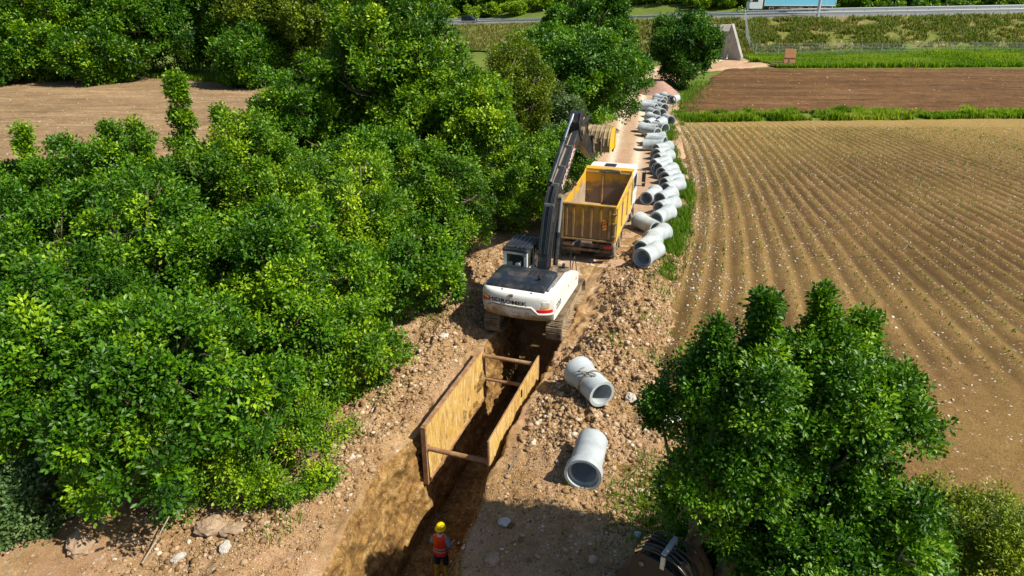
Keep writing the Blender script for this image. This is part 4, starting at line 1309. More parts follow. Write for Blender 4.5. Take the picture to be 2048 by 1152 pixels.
def make_grass():
    rng = np.random.default_rng(17)
    # verge between the two right fields
    P = poly_sample(rng, [(15.5, 63.2), (80, 66.6), (80, 70.2), (15.5, 67.2)], 42000)
    cl = fbm(P[:, 0] * 0.6, P[:, 1] * 0.5, seed=71, octv=4, gain=0.65)
    P, cl = P[cl > 0.42], cl[cl > 0.42]
    h = 0.12 + 1.7 * np.clip(cl - 0.42, 0, 1) + 0.25 * rng.random(len(P))
    P3 = np.concatenate([P, np.full((len(P), 1), -0.15)], 1)
    tag(blades('grass', P3, h, 0.05, M['grass'], 18, 0.7, np.clip(0.62 + rng.normal(0, .2, len(P)) + 1.1 * (vnoise(P[:, 0] * .5, P[:, 1] * .4, seed=3) - .5), 0, 1)), 'rough grass strip between the two right hand fields', 'grass', kind='stuff')
    # grass by the pipes
    a = [at(1322, 545), at(1352, 468), at(1362, 420), at(1372, 372), at(1345, 320), at(1338, 285), at(1350, 235), at(1405, 165)]
    wd = [0.7, 0.65, 0.5, 0.5, 0.4, 0.35, 1.3, 2.2]
    pts = []
    for i in range(len(a) - 1):
        for _ in range(1800):
            f = rng.random()
            w = wd[i] * (1 - f) + wd[i + 1] * f
            p = a[i].lerp(a[i + 1], f)
            pts.append((p.x + rng.normal(0, 0.45) * w, p.y + rng.normal(0, 0.8), -0.03))
    P3 = np.array(pts)
    k = fbm(P3[:, 0] * 0.9, P3[:, 1] * 0.5, seed=72, octv=3) > 0.42
    P3 = P3[k]
    tag(blades('grass', P3, 0.16 + 0.34 * rng.random(len(P3)), 0.026, M['grass'], 19, 0.9, np.clip(rng.normal(0.15, 0.2, len(P3)), 0, 1)), 'green grass growing between the row of pipes and the maize field', 'grass', kind='stuff')
    # sparse weeds on the worksite edge
    pts = []
    for (px, py, r, n) in ((1330, 600, .5, 150), (1322, 660, .5, 120), (1320, 725, .4, 90), (1330, 560, .5, 160), (1225, 722, .3, 60), (1340, 1010, .9, 900), (1370, 1060, .8, 700), (1300, 1030, .5, 160), (1325, 960, .5, 260), (870, 650, .4, 60), (770, 800, .4, 90), (1250, 1010, .4, 70), (560, 1080, .3, 60)):
        c = at(px, py)
        for _ in range(n):
            x, y = c.x + rng.normal(0, r), c.y + rng.normal(0, r)
            s_, t_ = xy2st(x, y)
            if -2.2 < t_ < 1.7: continue
            pts.append((x, y, float(ground_h(np.array([s_]), np.array([t_]))[0])))
    P3 = np.array(pts)
    tag(blades('grass', P3, 0.08 + 0.22 * rng.random(len(P3)), 0.016, M['grass'], 20, 1.1, np.clip(rng.normal(0.25, 0.2, len(P3)), 0, 1)), 'tufts of weeds on the dug earth around the trench', 'weeds', kind='stuff')
    # meadow strip below the embankment and behind the dark field
    P = poly_sample(rng, [(38, 101.5), (120, 103), (112, 128), (36, 114)], 52000)
    z = land_z(P[:, 0], P[:, 1])
    P3 = np.concatenate([P, z[:, None]], 1)
    cl = fbm(P[:, 0] * 0.15, P[:, 1] * 0.4, seed=73, octv=3)
    tag(blades('grass', P3, 0.3 + 0.8 * cl, 0.09, M['grass'], 21, 0.8, np.clip(0.45 + rng.normal(0, .18, len(P)) + 0.9 * (cl - .5), 0, 1)), 'bright green meadow strip at the foot of the highway embankment', 'grass', kind='stuff')
    # embankment growth
    nj, nk = EMB.shape[:2]
    u = rng.random(110000) * (nj - 2); v = rng.random(110000) ** 0.9 * (nk - 2)
    iu, iv = u.astype(int), v.astype(int)
    fu, fv = (u - iu)[:, None], (v - iv)[:, None]
    P3 = (EMB[iu, iv] * (1 - fu) + EMB[iu + 1, iv] * fu) * (1 - fv) + (EMB[iu, iv + 1] * (1 - fu) + EMB[iu + 1, iv + 1] * fu) * fv
    ok = (np.abs(P3[:, 0]) < 0.9 * P3[:, 1])
    P3 = P3[ok]
    cl = fbm(P3[:, 0] * 0.5, P3[:, 1] * 0.5, P3[:, 2] * 0.8, seed=74, octv=4, gain=0.7)
    k = cl > 0.44
    tag(blades('dry_grass', P3[k], 0.25 + 0.5 * rng.random(k.sum()), 0.09, M['dry_grass'], 22, 0.9, np.clip(0.35 + rng.normal(0, .25, k.sum()), 0, 1)), 'dry grass on the slope of the highway embankment', 'grass', kind='stuff')
    k = (cl > 0.52) & (P3[:, 0] > 38) & (rng.random(len(P3)) < 0.8)
    tag(blades('weeds', P3[k], 0.25 + 0.45 * rng.random(k.sum()), 0.085, M['moss'], 23, 1.2, np.clip(0.5 + rng.normal(0, .25, k.sum()), 0, 1)), 'green broad leaved weeds on the embankment slope', 'weeds', kind='stuff')
    # far edge of the left field
    P = poly_sample(rng, [(-80, 79.5), (-50, 91.5), (-50, 94.5), (-80, 84)], 9000)
    P = np.concatenate([P, poly_sample(rng, [(-50, 92), (-22, 80), (-22, 86), (-48, 97)], 7000), poly_sample(rng, [(-23, 62), (-21, 82), (-17, 82), (-18, 62)], 4000)])
    P3 = np.concatenate([P, np.full((len(P), 1), -0.15)], 1)
    tag(blades('grass', P3, 0.4 + 0.5 * rng.random(len(P)), 0.07, M['grass'], 24, 0.8, np.clip(rng.normal(0.35, .2, len(P)), 0, 1)), 'grass margin at the foot of the trees beyond the left field', 'grass', kind='stuff')


make_grass()

# ------------------------------------------------------------------ text
def text_mesh(body, size, extrude=0.004, fit=None, bold=0.0):
    cu = bpy.data.curves.new('txt', 'FONT')
    cu.body = body; cu.size = size; cu.extrude = extrude; cu.offset = bold
    cu.align_x = 'CENTER'; cu.align_y = 'CENTER'; cu.resolution_u = 2
    o = bpy.data.objects.new('txt', cu); COL.objects.link(o)
    bpy.context.view_layer.update()
    dg = bpy.context.evaluated_depsgraph_get()
    me = bpy.data.meshes.new_from_object(o.evaluated_get(dg))
    bpy.data.objects.remove(o); bpy.data.curves.remove(cu)
    if fit:
        xs = [v.co.x for v in me.vertices]
        k = fit / (max(xs) - min(xs))
        for v in me.vertices: v.co.x *= k
    return me


def put_text(name, body, size, fn, mat, parent, fit=None, bold=0.0):
    """fn maps (u, v, depth) of the flat text to the surface"""
    me = text_mesh(body, size, 0.003, fit, bold)
    bm = bmesh.new(); bm.from_mesh(me)
    for v in bm.verts:
        v.co = fn(v.co.x, v.co.y, v.co.z)
    bm.to_mesh(me); bm.free()
    me.name = name
    me.materials.clear()
    return link_mesh(name, me, mat, parent)


def curve_pts(pts, n=8):
    """smooth a control polygon"""
    P = [Vector(p) for p in pts]
    out = []
    for i in range(len(P) - 1):
        p0 = P[max(i - 1, 0)]; p1 = P[i]; p2 = P[i + 1]; p3 = P[min(i + 2, len(P) - 1)]
        for k in range(n):
            t = k / n
            out.append(0.5 * ((2 * p1) + (p2 - p0) * t + (2 * p0 - 5 * p1 + 4 * p2 - p3) * t * t + (3 * p1 - p0 - 3 * p2 + p3) * t ** 3))
    out.append(P[-1])
    return out


# ------------------------------------------------------------------ excavator
def beam(mb, centre, thick, x0, x1):
    """plate box following a centre line in the (y,z) plane"""
    up, lo = [], []
    n = len(centre)
    for i, (y, z) in enumerate(centre):
        a = centre[max(i - 1, 0)]; b = centre[min(i + 1, n - 1)]
        d = Vector((b[0] - a[0], b[1] - a[1])).normalized()
        nn = Vector((-d.y, d.x))
        up.append((y + nn.x * thick[i] / 2, z + nn.y * thick[i] / 2)); lo.append((y - nn.x * thick[i] / 2, z - nn.y * thick[i] / 2))
    rings = []
    for (uy, uz), (ly, lz) in zip(up, lo):
        rings.append([Vector((x0, uy, uz)), Vector((x1, uy, uz)), Vector((x1, ly, lz)), Vector((x0, ly, lz))])
    mb.loft(rings)
    return up, lo


def make_excavator():
    X0, Y0 = 1.02, 24.35
    HT, HU = math.radians(17.0), math.radians(20.0)
    root = empty('excavator', (X0, Y0, 0.03), -HT, 'white tracked excavator straddling the trench, black boom raised over the yellow tipper truck', 'excavator')
    RU = Matrix.Rotation(-(HU - HT), 4, 'Z')

    def U(o):
        o.matrix_local = RU
        return o
    # ---- tracks
    for sx in (-1, 1):
        xc = sx * 1.19
        mb = MB()
        L, rr, zc = 1.72, 0.46, 0.47
        path = []
        for k in range(11):
            a = math.pi / 2 + math.pi * k / 10
            path.append((-L + rr * math.cos(a), zc + rr * math.sin(a)))
        for k in range(11):
            a = -math.pi / 2 + math.pi * k / 10
            path.append((L + rr * math.cos(a), zc + rr * math.sin(a)))
        # individual shoes along the loop
        P = [Vector((0, y, z)) for y, z in path] + [Vector((0, path[0][0], path[0][1]))]
        dist = [0]
        for i in range(1, len(P)): dist.append(dist[-1] + (P[i] - P[i - 1]).length)
        ns = 48
        for k in range(ns):
            s = dist[-1] * k / ns
            i = max(j for j in range(len(P) - 1) if dist[j] <= s)
            f = (s - dist[i]) / (dist[i + 1] - dist[i])
            p = P[i].lerp(P[i + 1], f)
            d = (P[i + 1] - P[i]).normalized()
            nrm = Vector((0, -d.z, d.y)) * -1
            if nrm.dot(p - Vector((0, max(-L, min(L, p.y)), zc))) < 0: nrm = -nrm
            Mx = Matrix((( 1, d.x, nrm.x, xc), (0, d.y, nrm.y, p.y), (0, d.z, nrm.z, p.z), (0, 0, 0, 1)))
            mb.box(-0.30, 0.30, -0.088, 0.088, -0.035, 0.0, Mx)
            for gy in (-0.06, 0.0, 0.06):
                mb.box(-0.295, 0.295, gy - 0.012, gy + 0.012, 0.002, 0.035, Mx)
            mb.box(-0.10, 0.10, -0.085, 0.085, -0.10, -0.038, Mx)
        tr = mb.build('track', M['track'], root)
        fb = MB()
        fb.box(xc - 0.17, xc + 0.17, -1.45, 1.45, 0.26, 0.68)
        fb.prism([(-1.5, 0.64), (1.5, 0.64), (1.3, 0.80), (-1.3, 0.80)], xc - 0.12, xc + 0.12)
        fb.build('track_frame', M['track'], root, 0.02)
        for yy, nm in ((-L, 'sprocket'), (L, 'idler')):
            w = MB()
            Mx = Matrix.Translation((xc, yy, zc)) @ Matrix.Rotation(math.pi / 2, 4, 'Y')
            w.lathe([(0.12, -0.2), (0.2, -0.19), (0.33, -0.08), (0.345, 0.08), (0.2, 0.19), (0.12, 0.2)], 20, Mx)
            w.build(nm, M['track'], root, smooth=True)
    c = MB()
    c.box(-0.9, 0.9, -0.75, 0.75, 0.45, 0.82)
    c.box(-1.05, 1.05, 0.35, 0.75, 0.40, 0.70)
    c.box(-1.05, 1.05, -0.75, -0.35, 0.40, 0.70)
    c.build('undercarriage', M['track'], root, 0.03)
    t = MB(); t.lathe([(0.62, 0.80), (0.66, 0.84), (0.66, 1.0), (0.6, 1.03)], 28); t.build('slewing_ring', M['dust_black'], root, smooth=True)

    # ---- upper deck
    d = MB()
    d.box(-1.33, 1.33, -2.0, 0.95, 1.02, 1.16)
    d.box(-1.33, -0.35, 0.95, 1.55, 1.02, 1.14)
    U(d.build('deck', M['dust_black'], root, 0.02))
    HW2 = 1.36

    def yr(x):
        a = min(1.0, abs(x) / HW2)
        return -2.72 + 0.20 * a ** 2 + 0.16 * a ** 9

    def cw_ring(z, inset, n=15):
        xs = [-HW2 + inset + (2 * (HW2 - inset)) * k / (n - 1) for k in range(n)]
        return [Vector((x, yr(x) + inset, z)) for x in xs] + [Vector((HW2 - inset, -1.75, z)), Vector((-HW2 + inset, -1.75, z))]
    cw = MB()
    cw.loft([cw_ring(z, i) for z, i in ((1.03, 0.20), (1.10, 0.10), (1.30, 0.035), (1.36, 0.0), (1.9, 0.0), (2.0, 0.02), (2.07, 0.075), (2.09, 0.14))])
    cwo = U(cw.build('counterweight', M['white_low'], root, smooth=True))
    # lower bumper ledge with its trapezoid kink
    lg = MB()
    pathl = [(-1.355, 1.50), (-1.12, 1.50), (-0.90, 1.63), (0.62, 1.63), (0.86, 1.40), (1.355, 1.40)]
    dense = []
    for i in range(len(pathl) - 1):
        for k in range(6):
            f = k / 6
            dense.append((pathl[i][0] + (pathl[i + 1][0] - pathl[i][0]) * f, pathl[i][1] + (pathl[i + 1][1] - pathl[i][1]) * f))
    dense.append(pathl[-1])
    rings = []
    for x, z in dense:
        y = yr(x)
        rings.append([Vector((x, y - 0.035, z + 0.012)), Vector((x, y + 0.02, z + 0.03)), Vector((x, y + 0.02, z - 0.055)), Vector((x, y - 0.035, z - 0.035))])
    lg.loft(rings)
    lg.build('bumper_ledge', M['white'], cwo)
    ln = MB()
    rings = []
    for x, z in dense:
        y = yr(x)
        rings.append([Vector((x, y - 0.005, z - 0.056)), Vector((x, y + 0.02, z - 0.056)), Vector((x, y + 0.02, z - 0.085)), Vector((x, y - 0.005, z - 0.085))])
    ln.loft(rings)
    ln.build('painted_shadow_line', M['rust'], cwo)  # dark strip along the ledge, its underside shade put into the colour

    def on_cw(dx, dz, e=0.006):
        return lambda u, v, w: Vector((u + dx, yr(u + dx) - e - w, v + dz))
    put_text('lettering', 'HiDROMEK', 0.21, on_cw(-0.30, 1.735 + 0.0), M['lettering'], cwo, 1.5, 0.006)

    def cw_plate(name, x0, x1, z0, z1, mat, e=0.012, sk=0.0):
        p = MB()
        K = 6
        rings = []
        for k in range(K + 1):
            x = x0 + (x1 - x0) * k / K
            s = sk * k / K
            rings.append([Vector((x, yr(x) - e, z0 + s)), Vector((x, yr(x) - e, z1)), Vector((x, yr(x) + 0.01, z1)), Vector((x, yr(x) + 0.01, z0 + s))])
        p.loft(rings)
        return p.build(name, mat, cwo)
    cw_plate('reflector', -1.33, -0.97, 1.555, 1.70, M['red'], sk=0.09)
    cw_plate('reflector', 0.80, 1.33, 1.44, 1.56, M['red'])
    cw_plate('sticker', -1.30, -1.06, 1.76, 1.87, M['amber'])
    cw_plate('sticker', 0.96, 1.22, 1.62, 1.69, M['amber'])
    cw_plate('sticker', 1.0, 1.25, 1.71, 1.86, M['plate'])
    cw_plate('sticker', -0.25, 0.10, 1.27, 1.36, M['plate'], 0.01)
    lug = MB()
    lug.box(-0.22, -0.06, yr(0) - 0.03, yr(0) + 0.12, 1.97, 2.04); lug.build('tow_lug', M['dust_black'], cwo, 0.01)
    for x in (-0.55, 0.55):
        b = MB(); b.cyl((x, -2.5, 2.085), (x, -2.5, 2.12), 0.035); b.build('lifting_bolt', M['dust_black'], cwo)

    # ---- engine hood (dark)
    h = MB()
    prof = [(-2.36, 2.08), (-2.33, 2.17), (-2.2, 2.25), (-1.95, 2.29), (-1.0, 2.31), (-0.72, 2.28), (-0.66, 2.08)]
    rings = []
    for x, s in ((-1.22, 0.80), (-1.14, 0.94), (-1.0, 1.0), (0.75, 1.0), (0.90, 0.94), (0.98, 0.80)):
        rings.append([Vector((x, y, 2.06 + (z - 2.06) * s)) for y, z in prof])
    h.loft(rings)
    hood = U(h.build('engine_hood', M['hood'], root, smooth=True))
    for k in range(4):
        v = MB(); v.box(0.05 + 0.17 * k, 0.17 + 0.17 * k, -1.45, -1.02, 2.29, 2.317); v.build('vent', M['lettering'], hood)
    ex = MB(); ex.tube(curve_pts([(0.62, -1.7, 2.26), (0.62, -1.72, 2.38), (0.60, -1.82, 2.43)], 4), 0.055, 10); ex.build('exhaust', M['lettering'], hood, smooth=True)
    # body left and right of the hood
    sp = MB()
    sp.prism([(-2.30, 1.05), (0.98, 1.05), (1.02, 1.35), (1.02, 1.60), (0.72, 1.78), (-0.2, 2.05), (-1.75, 2.08), (-2.30, 2.08)], 1.10, 1.362)
    side = U(sp.build('side_panel', M['white'], root, 0.03))
    put_text('lettering', '220', 0.30, lambda u, v, w: Vector((1.366 + w, u - 1.78, v + 1.50)), M['lettering'], side, 0.62, 0.004)
    vn = MB(); vn.box(1.35, 1.368, -0.55, -0.5, 1.62, 1.72); vn.build('latch', M['lettering'], side)
    sr = MB(); sr.cyl((1.36, 0.62, 1.50), (1.372, 0.62, 1.50), 0.05); sr.build('round_sticker', M['red'], side)
    sl = MB(); sl.box(-1.362, -1.10, -2.28, -0.35, 1.05, 2.06); U(sl.build('side_panel', M['white'], root, 0.03))
    tk = MB()
    tk.box(0.40, 1.08, -0.64, 0.55, 1.16, 1.98)
    tk.box(0.98, 1.09, -2.2, -0.66, 1.9, 2.10)
    tank = U(tk.build('tank_deck', M['dust_black'], root, 0.03))
    fc = MB(); fc.cyl((0.92, 0.35, 1.98), (0.92, 0.35, 2.16), 0.06); fc.build('filler_cap', M['black'], tank, smooth=True)
    fc = MB(); fc.cyl((0.7, -0.2, 1.98), (0.7, -0.2, 2.03), 0.11); fc.build('filler_cap', M['rust'], tank, smooth=True)
    pl = MB()
    for k in range(3): pl.tube([(1.01 + 0.03 * k, -2.1, 2.12), (1.01 + 0.03 * k, -0.7, 2.12)], 0.014, 6)
    U(pl.build('pipe_run', M['steel'], root))
    lb = MB(); lb.box(0.42, 0.62, -1.2, -0.66, 1.16, 2.0); lb.box(-1.1, 0.42, -1.9, -0.66, 1.16, 2.07); U(lb.build('engine_bay', M['dust_black'], root))
    # handrail and mirror on the right front
    hr = MB()
    hr.tube(curve_pts([(1.15, 0.48, 1.9), (1.15, 0.48, 2.75), (1.2, 0.55, 2.95), (1.28, 0.85, 3.0)], 4), 0.022, 8)
    hr.tube(curve_pts([(1.25, 0.35, 1.95), (1.27, 0.62, 2.4), (1.27, 0.95, 1.8), (1.27, 1.0, 1.55)], 4), 0.018, 8)
    U(hr.build('handrail', M['black'], root))
    mi = MB(); mi.box(1.18, 1.42, 0.86, 0.90, 2.70, 3.02); U(mi.build('mirror', M['black'], root, 0.015))

    # ---- cab
    cx0, cx1, cy0, cy1, cz0, cz1 = -1.34, -0.36, -0.30, 1.50, 1.14, 2.66
    cb = MB()
    cb.box(cx0, cx1, cy0, cy1, cz0, 1.95)
    w = 0.14
    for (xa, xb) in ((cx0, cx0 + w), (cx1 - w, cx1)):
        cb.box(xa, xb, cy0, cy0 + 0.09, 1.951, cz1)
        cb.prism([(cy1, 1.951), (cy1 - 0.28, cz1), (cy1 - 0.36, cz1), (cy1 - 0.09, 1.951)], xa, xb)
        cb.box(xa + 0.004, xb - 0.004, 0.45, 0.53, 1.951, cz1)
    cb.box(cx0 + w, cx1 - w, cy0, cy0 + 0.08, 2.55, cz1)
    cb.box(cx0 + w, cx1 - w, cy0 + 0.002, cy0 + 0.07, 1.951, 2.04)
    cab = U(cb.build('cab', M['white'], root, 0.015))
    rf = MB()
    rf.box(cx0 - 0.03, cx1 + 0.03, cy0 - 0.06, cy1 - 0.2, cz1 + 0.002, cz1 + 0.09)
    rf.box(cx0 + 0.1, cx1 - 0.1, cy0 + 0.15, cy1 - 0.4, cz1 + 0.092, cz1 + 0.14)
    roof = rf.build('cab_roof', M['hood'], cab, 0.03)
    g = MB()
    for k in range(6):
        x = cx0 + 0.05 + (cx1 - cx0 - 0.1) * k / 5
        g.tube([(x, cy0 - 0.04, cz1 + 0.17), (x, cy1 - 0.25, cz1 + 0.17)], 0.018, 6)
    g.tube([(cx0, cy0 - 0.04, cz1 + 0.15), (cx1, cy0 - 0.04, cz1 + 0.15)], 0.022, 6)
    g.tube([(cx0, cy1 - 0.25, cz1 + 0.15), (cx1, cy1 - 0.25, cz1 + 0.15)], 0.022, 6)
    g.build('roof_guard', M['black'], roof)
    gl = MB(); gl.box(cx0 + w, cx1 - w, cy0 + 0.02, cy0 + 0.035, 2.02, 2.55); gl.build('rear_window', M['glass'], cab)
    gl = MB(); gl.box(cx0 + 0.02, cx0 + 0.035, cy0 + 0.09, cy1 - 0.3, 1.951, cz1); gl.build('side_window', M['glass'], cab)
    gl = MB(); gl.box(cx1 - 0.035, cx1 - 0.02, cy0 + 0.09, cy1 - 0.3, 1.951, cz1); gl.build('side_window', M['glass'], cab)
    gl = MB(); gl.prism([(cy1 - 0.03, 1.96), (cy1 - 0.31, cz1 - 0.02), (cy1 - 0.325, cz1 - 0.02), (cy1 - 0.045, 1.96)], cx0 + w, cx1 - w); gl.build('windscreen', M['glass'], cab)
    lm = MB(); lm.box(cx1 - 0.16, cx1 - 0.02, cy0 - 0.10, cy0 - 0.02, 2.54, 2.65); lm.build('work_lamp', M['chrome'], cab, 0.015)
    bd = MB(); bd.lathe([(0.01, -0.07), (0.10, -0.05), (0.12, 0.0), (0.10, 0.05), (0.01, 0.07)], 16, Matrix.Translation((-0.72, cy0 - 0.06, 2.16)) @ Matrix.Rotation(math.radians(80), 4, 'X')); bd.build('round_mirror', M['steel'], cab, smooth=True)

    # ---- boom
    BX = 0.12
    F = (0.15, 1.55); T = (4.55, 6.42)
    ctr = [F, (0.45, 2.35), (0.75, 3.2), (1.15, 4.05), (1.65, 4.62), (2.4, 5.12), (3.4, 5.74), T]
    th = [0.38, 0.52, 0.60, 0.70, 0.72, 0.62, 0.52, 0.40]
    bm_ = MB()
    up, lo = beam(bm_, ctr, th, BX - 0.20, BX + 0.20)
    boom = U(bm_.build('boom', M['black'], root, 0.02))
    top = MB()
    rings = []
    for (y, z) in up[4:8]:
        rings.append([Vector((BX - 0.10, y, z + 0.004)), Vector((BX + 0.10, y, z + 0.004)), Vector((BX + 0.10, y, z - 0.01)), Vector((BX - 0.12, y, z - 0.01))])
    top.loft(rings); top.build('dirt_layer', M['bed_dirt'], boom)
    for (y, z), r in ((F, 0.17), ((1.5, 4.45), 0.13), (T, 0.17)):
        p = MB(); p.cyl((BX - 0.33, y, z), (BX + 0.33, y, z), r, n=20); p.build('pin', M['dust_black'], boom, smooth=True)
    # boom lift cylinders, one each side
    for sx in (-1, 1):
        x = BX + sx * 0.31
        a, b = Vector((x, 0.75, 1.35)), Vector((x, 1.5, 4.45))
        bc = MB(); bc.cyl(a, a.lerp(b, 0.55), 0.10, n=16); bc.cyl(a.lerp(b, 0.53), a.lerp(b, 0.57), 0.12, n=16)
        bco = bc.build('boom_cylinder', M['hood'], boom, smooth=True)
        rd = MB(); rd.cyl(a.lerp(b, 0.57), b, 0.062, n=12); rd.build('rod', M['steel'], bco, smooth=True)
    # stick cylinder on top of the boom
    a = Vector((BX - 0.13, up[4][0] - 0.1, up[4][1] + 0.14)); b = Vector((BX - 0.13, 4.35, 7.10))
    sc = MB(); sc.cyl(a, a.lerp(b, 0.60), 0.10, n=16); sc.cyl(a.lerp(b, 0.58), a.lerp(b, 0.62), 0.12, n=16)
    sco = sc.build('stick_cylinder', M['hood'], boom, smooth=True)
    rd = MB(); rd.cyl(a.lerp(b, 0.62), b, 0.06, n=12); rd.build('rod', M['chrome'], sco, smooth=True)
    # hoses and hard lines
    hz = MB()
    for k, xo in enumerate((0.05, 0.11, 0.17)):
        pts = [(BX + xo, y, z + 0.07) for y, z in up[1:]]
        hz.tube(curve_pts(pts + [(BX + xo + 0.06, T[0] + 0.35, T[1] + 0.35)], 4), 0.026, 7)
    for k, xo in enumerate((-0.18, -0.13)):
        pts = [(BX + xo, y, z + 0.06) for y, z in up[1:6]]
        hz.tube(curve_pts(pts, 4), 0.024, 7)
    hz.tube(curve_pts([(BX + 0.23, 0.4, 1.75), (BX + 0.31, 0.2, 2.2), (BX + 0.25, 0.55, 2.9), (BX + 0.24, 0.9, 3.6)], 5), 0.022, 7)
    hz.tube(curve_pts([(BX - 0.23, 0.4, 1.75), (BX - 0.35, 0.1, 2.2), (BX - 0.27, 0.5, 2.9), (BX - 0.24, 0.9, 3.6)], 5), 0.022, 7)
    hz.build('hoses', M['hose'], boom, smooth=True)
    sl = MB()
    for xo in (-0.10, 0.0, 0.10):
        pts = [(BX + xo, y, z + 0.03) for y, z in up[4:7]]
        sl.tube(curve_pts(pts, 3), 0.014, 6)
    for i in (3, 4, 5, 6):
        y, z = up[i]; sl.box(BX - 0.19, BX + 0.20, y - 0.03, y + 0.03, z + 0.0, z + 0.11)
    sl.build('hard_lines', M['steel'], boom)
    # pale strip with lettering down the right side
    def on_boom(u, v, w):
        f = (u + 1.35) / 2.7
        c0, c1 = Vector((1.75, 4.62)), Vector((3.75, 6.02))
        p = c0.lerp(c1, f); dd = (c1 - c0).normalized(); nn = Vector((-dd.y, dd.x))
        q = p + nn * v
        return Vector((BX + 0.206 + w, q.x, q.y))
    put_text('lettering', 'HiDROMEK', 0.36, on_boom, M['pale_lettering'], boom, 2.4, 0.01)

    # ---- stick
    S = (7.2, 4.78)
    d2 = Vector((S[0] - T[0], S[1] - T[1])); LS = d2.length; d2.normalize(); n2 = Vector((-d2.y, d2.x))

    def sk(a, b):
        return (T[0] + d2.x * a + n2.x * b, T[1] + d2.y * a + n2.y * b)
    st = MB()
    poly = [sk(-0.62, 0.10), sk(-0.55, 0.50), sk(-0.30, 0.72), sk(0.15, 0.70), sk(0.75, 0.48), sk(1.6, 0.30), sk(LS + 0.12, 0.16), sk(LS + 0.16, -0.10), sk(LS, -0.18), sk(1.2, -0.34), sk(0.2, -0.36), sk(-0.3, -0.22)]
    st.prism(poly, BX - 0.19, BX + 0.19)
    stick = U(st.build('stick', M['black'], root, 0.02))
    ep = MB()
    for sx in (-1, 1):
        ep.prism([sk(-0.66, 0.05), sk(-0.6, 0.56), sk(-0.32, 0.78), sk(0.18, 0.76), sk(0.6, 0.55), sk(0.45, -0.30), sk(-0.2, -0.26)], BX + sx * 0.215 - 0.02, BX + sx * 0.215 + 0.02)
    ep.build('side_plate', M['black'], stick, 0.006)
    dm = MB()
    q = [sk(-0.16, 0.42), sk(-0.02, 0.60), sk(0.12, 0.42), sk(-0.02, 0.24)]
    dm.prism(q, BX + 0.236, BX + 0.24); dm.build('diamond_sticker', M['amber'], stick)
    a = Vector((BX, *sk(0.55, 0.72))); b = Vector((BX, *sk(2.15, 0.55)))
    bc = MB(); bc.cyl(a, a.lerp(b, 0.68), 0.085, n=14)
    bco = bc.build('bucket_cylinder', M['hood'], stick, smooth=True)
    rd = MB(); rd.cyl(a.lerp(b, 0.68), b, 0.05, n=12); rd.build('rod', M['chrome'], bco, smooth=True)
    hs = MB()
    for k in range(3):
        o = 0.08 * k
        hs.tube(curve_pts([(BX + 0.24, *sk(-0.3, 0.30 - o)), (BX + 0.36, *sk(0.1, 0.66 - o)), (BX + 0.34, *sk(0.45, 0.9 - o)), (BX + 0.28, *sk(0.6, 0.72 - o)), (BX + 0.26, *sk(0.7, 0.45)), (BX + 0.22, *sk(1.3, 0.36))], 6), 0.022, 7)
    hs.build('hoses', M['hose'], stick, smooth=True)
    # bucket linkage
    lk = MB()
    k0 = Vector((b.y, b.z)); k1 = Vector(sk(LS - 0.42, 0.02)); k2 = Vector((S[0] + 0.02, S[1] + 0.52))
    for sx in (-1, 1):
        x = BX + sx * 0.23
        lk.tube([(x, k0.x, k0.y), (x, k1.x, k1.y)], 0.06, 6)
        x = BX + sx * 0.13
        lk.tube([(x, k0.x, k0.y), (x, k2.x, k2.y)], 0.07, 6)
    for p in (k0, k1, k2): lk.cyl((BX - 0.3, p.x, p.y), (BX + 0.3, p.x, p.y), 0.055, n=12)
    lk.build('bucket_linkage', M['dust_black'], stick)
    # ---- bucket, mouth down
    BX = BX + 0.26; S = (S[0] + 0.1, S[1] + 0.12)
    bk = MB()
    prof = [(-0.02, 0.0), (-0.06, 0.30), (0.0, 0.62), (0.16, 0.90), (0.42, 1.06), (0.74, 1.06), (1.0, 0.90), (1.16, 0.62), (1.22, 0.30), (1.22, 0.02)]
    hw = 0.60
    inner = [(y * 0.955 + 0.026, z - 0.035 if z > 0.3 else z) for y, z in prof]
    pts = [(S[0] + y + 0.05, S[1] + z) for y, z in prof] + [(S[0] + y + 0.05, S[1] + z) for y, z in inner[::-1]]
    rings = []
    bk.loft([[Vector((BX + s * hw, y, z)) for y, z in pts] for s in (-1, 1)])
    bucket = U(bk.build('bucket', M['bucket'], root))
    for sx in (-1, 1):
        sp2 = MB(); sp2.prism([(S[0] + y + 0.05, S[1] + z) for y, z in prof], BX + sx * (hw - 0.02) - 0.025, BX + sx * (hw - 0.02) + 0.025)
        sp2.prism([(S[0] + y + 0.05, S[1] + z) for y, z in ((0.92, -0.02), (0.92, 0.8), (1.12, 0.66), (1.19, 0.30), (1.19, -0.02))], BX + sx * (hw + 0.025) - 0.018, BX + sx * (hw + 0.025) + 0.018)
        sp2.build('side_plate', M['yellow'], bucket, 0.006)
    rb = MB()
    for x in (-0.50, -0.30, -0.10, 0.10, 0.30, 0.50):
        for i in range(1, 8):
            (y0, z0), (y1, z1) = prof[i], prof[i + 1]
            rb.tube([(BX + x, S[0] + y0 + 0.05, S[1] + z0), (BX + x, S[0] + y1 + 0.05, S[1] + z1)], 0.034, 6)
    rb.build('wear_ribs', M['bucket'], bucket)
    er = MB()
    for x in (-0.21, 0.21):
        er.prism([(S[0] - 0.10, S[1] - 0.12), (S[0] + 0.16, S[1] - 0.1), (S[0] + 0.22, S[1] + 0.9), (S[0] + 0.05, S[1] + 0.72), (S[0] - 0.14, S[1] + 0.55)], BX + x - 0.025, BX + x + 0.025)
    er.build('hinge_ear', M['dust_black'], bucket, 0.005)
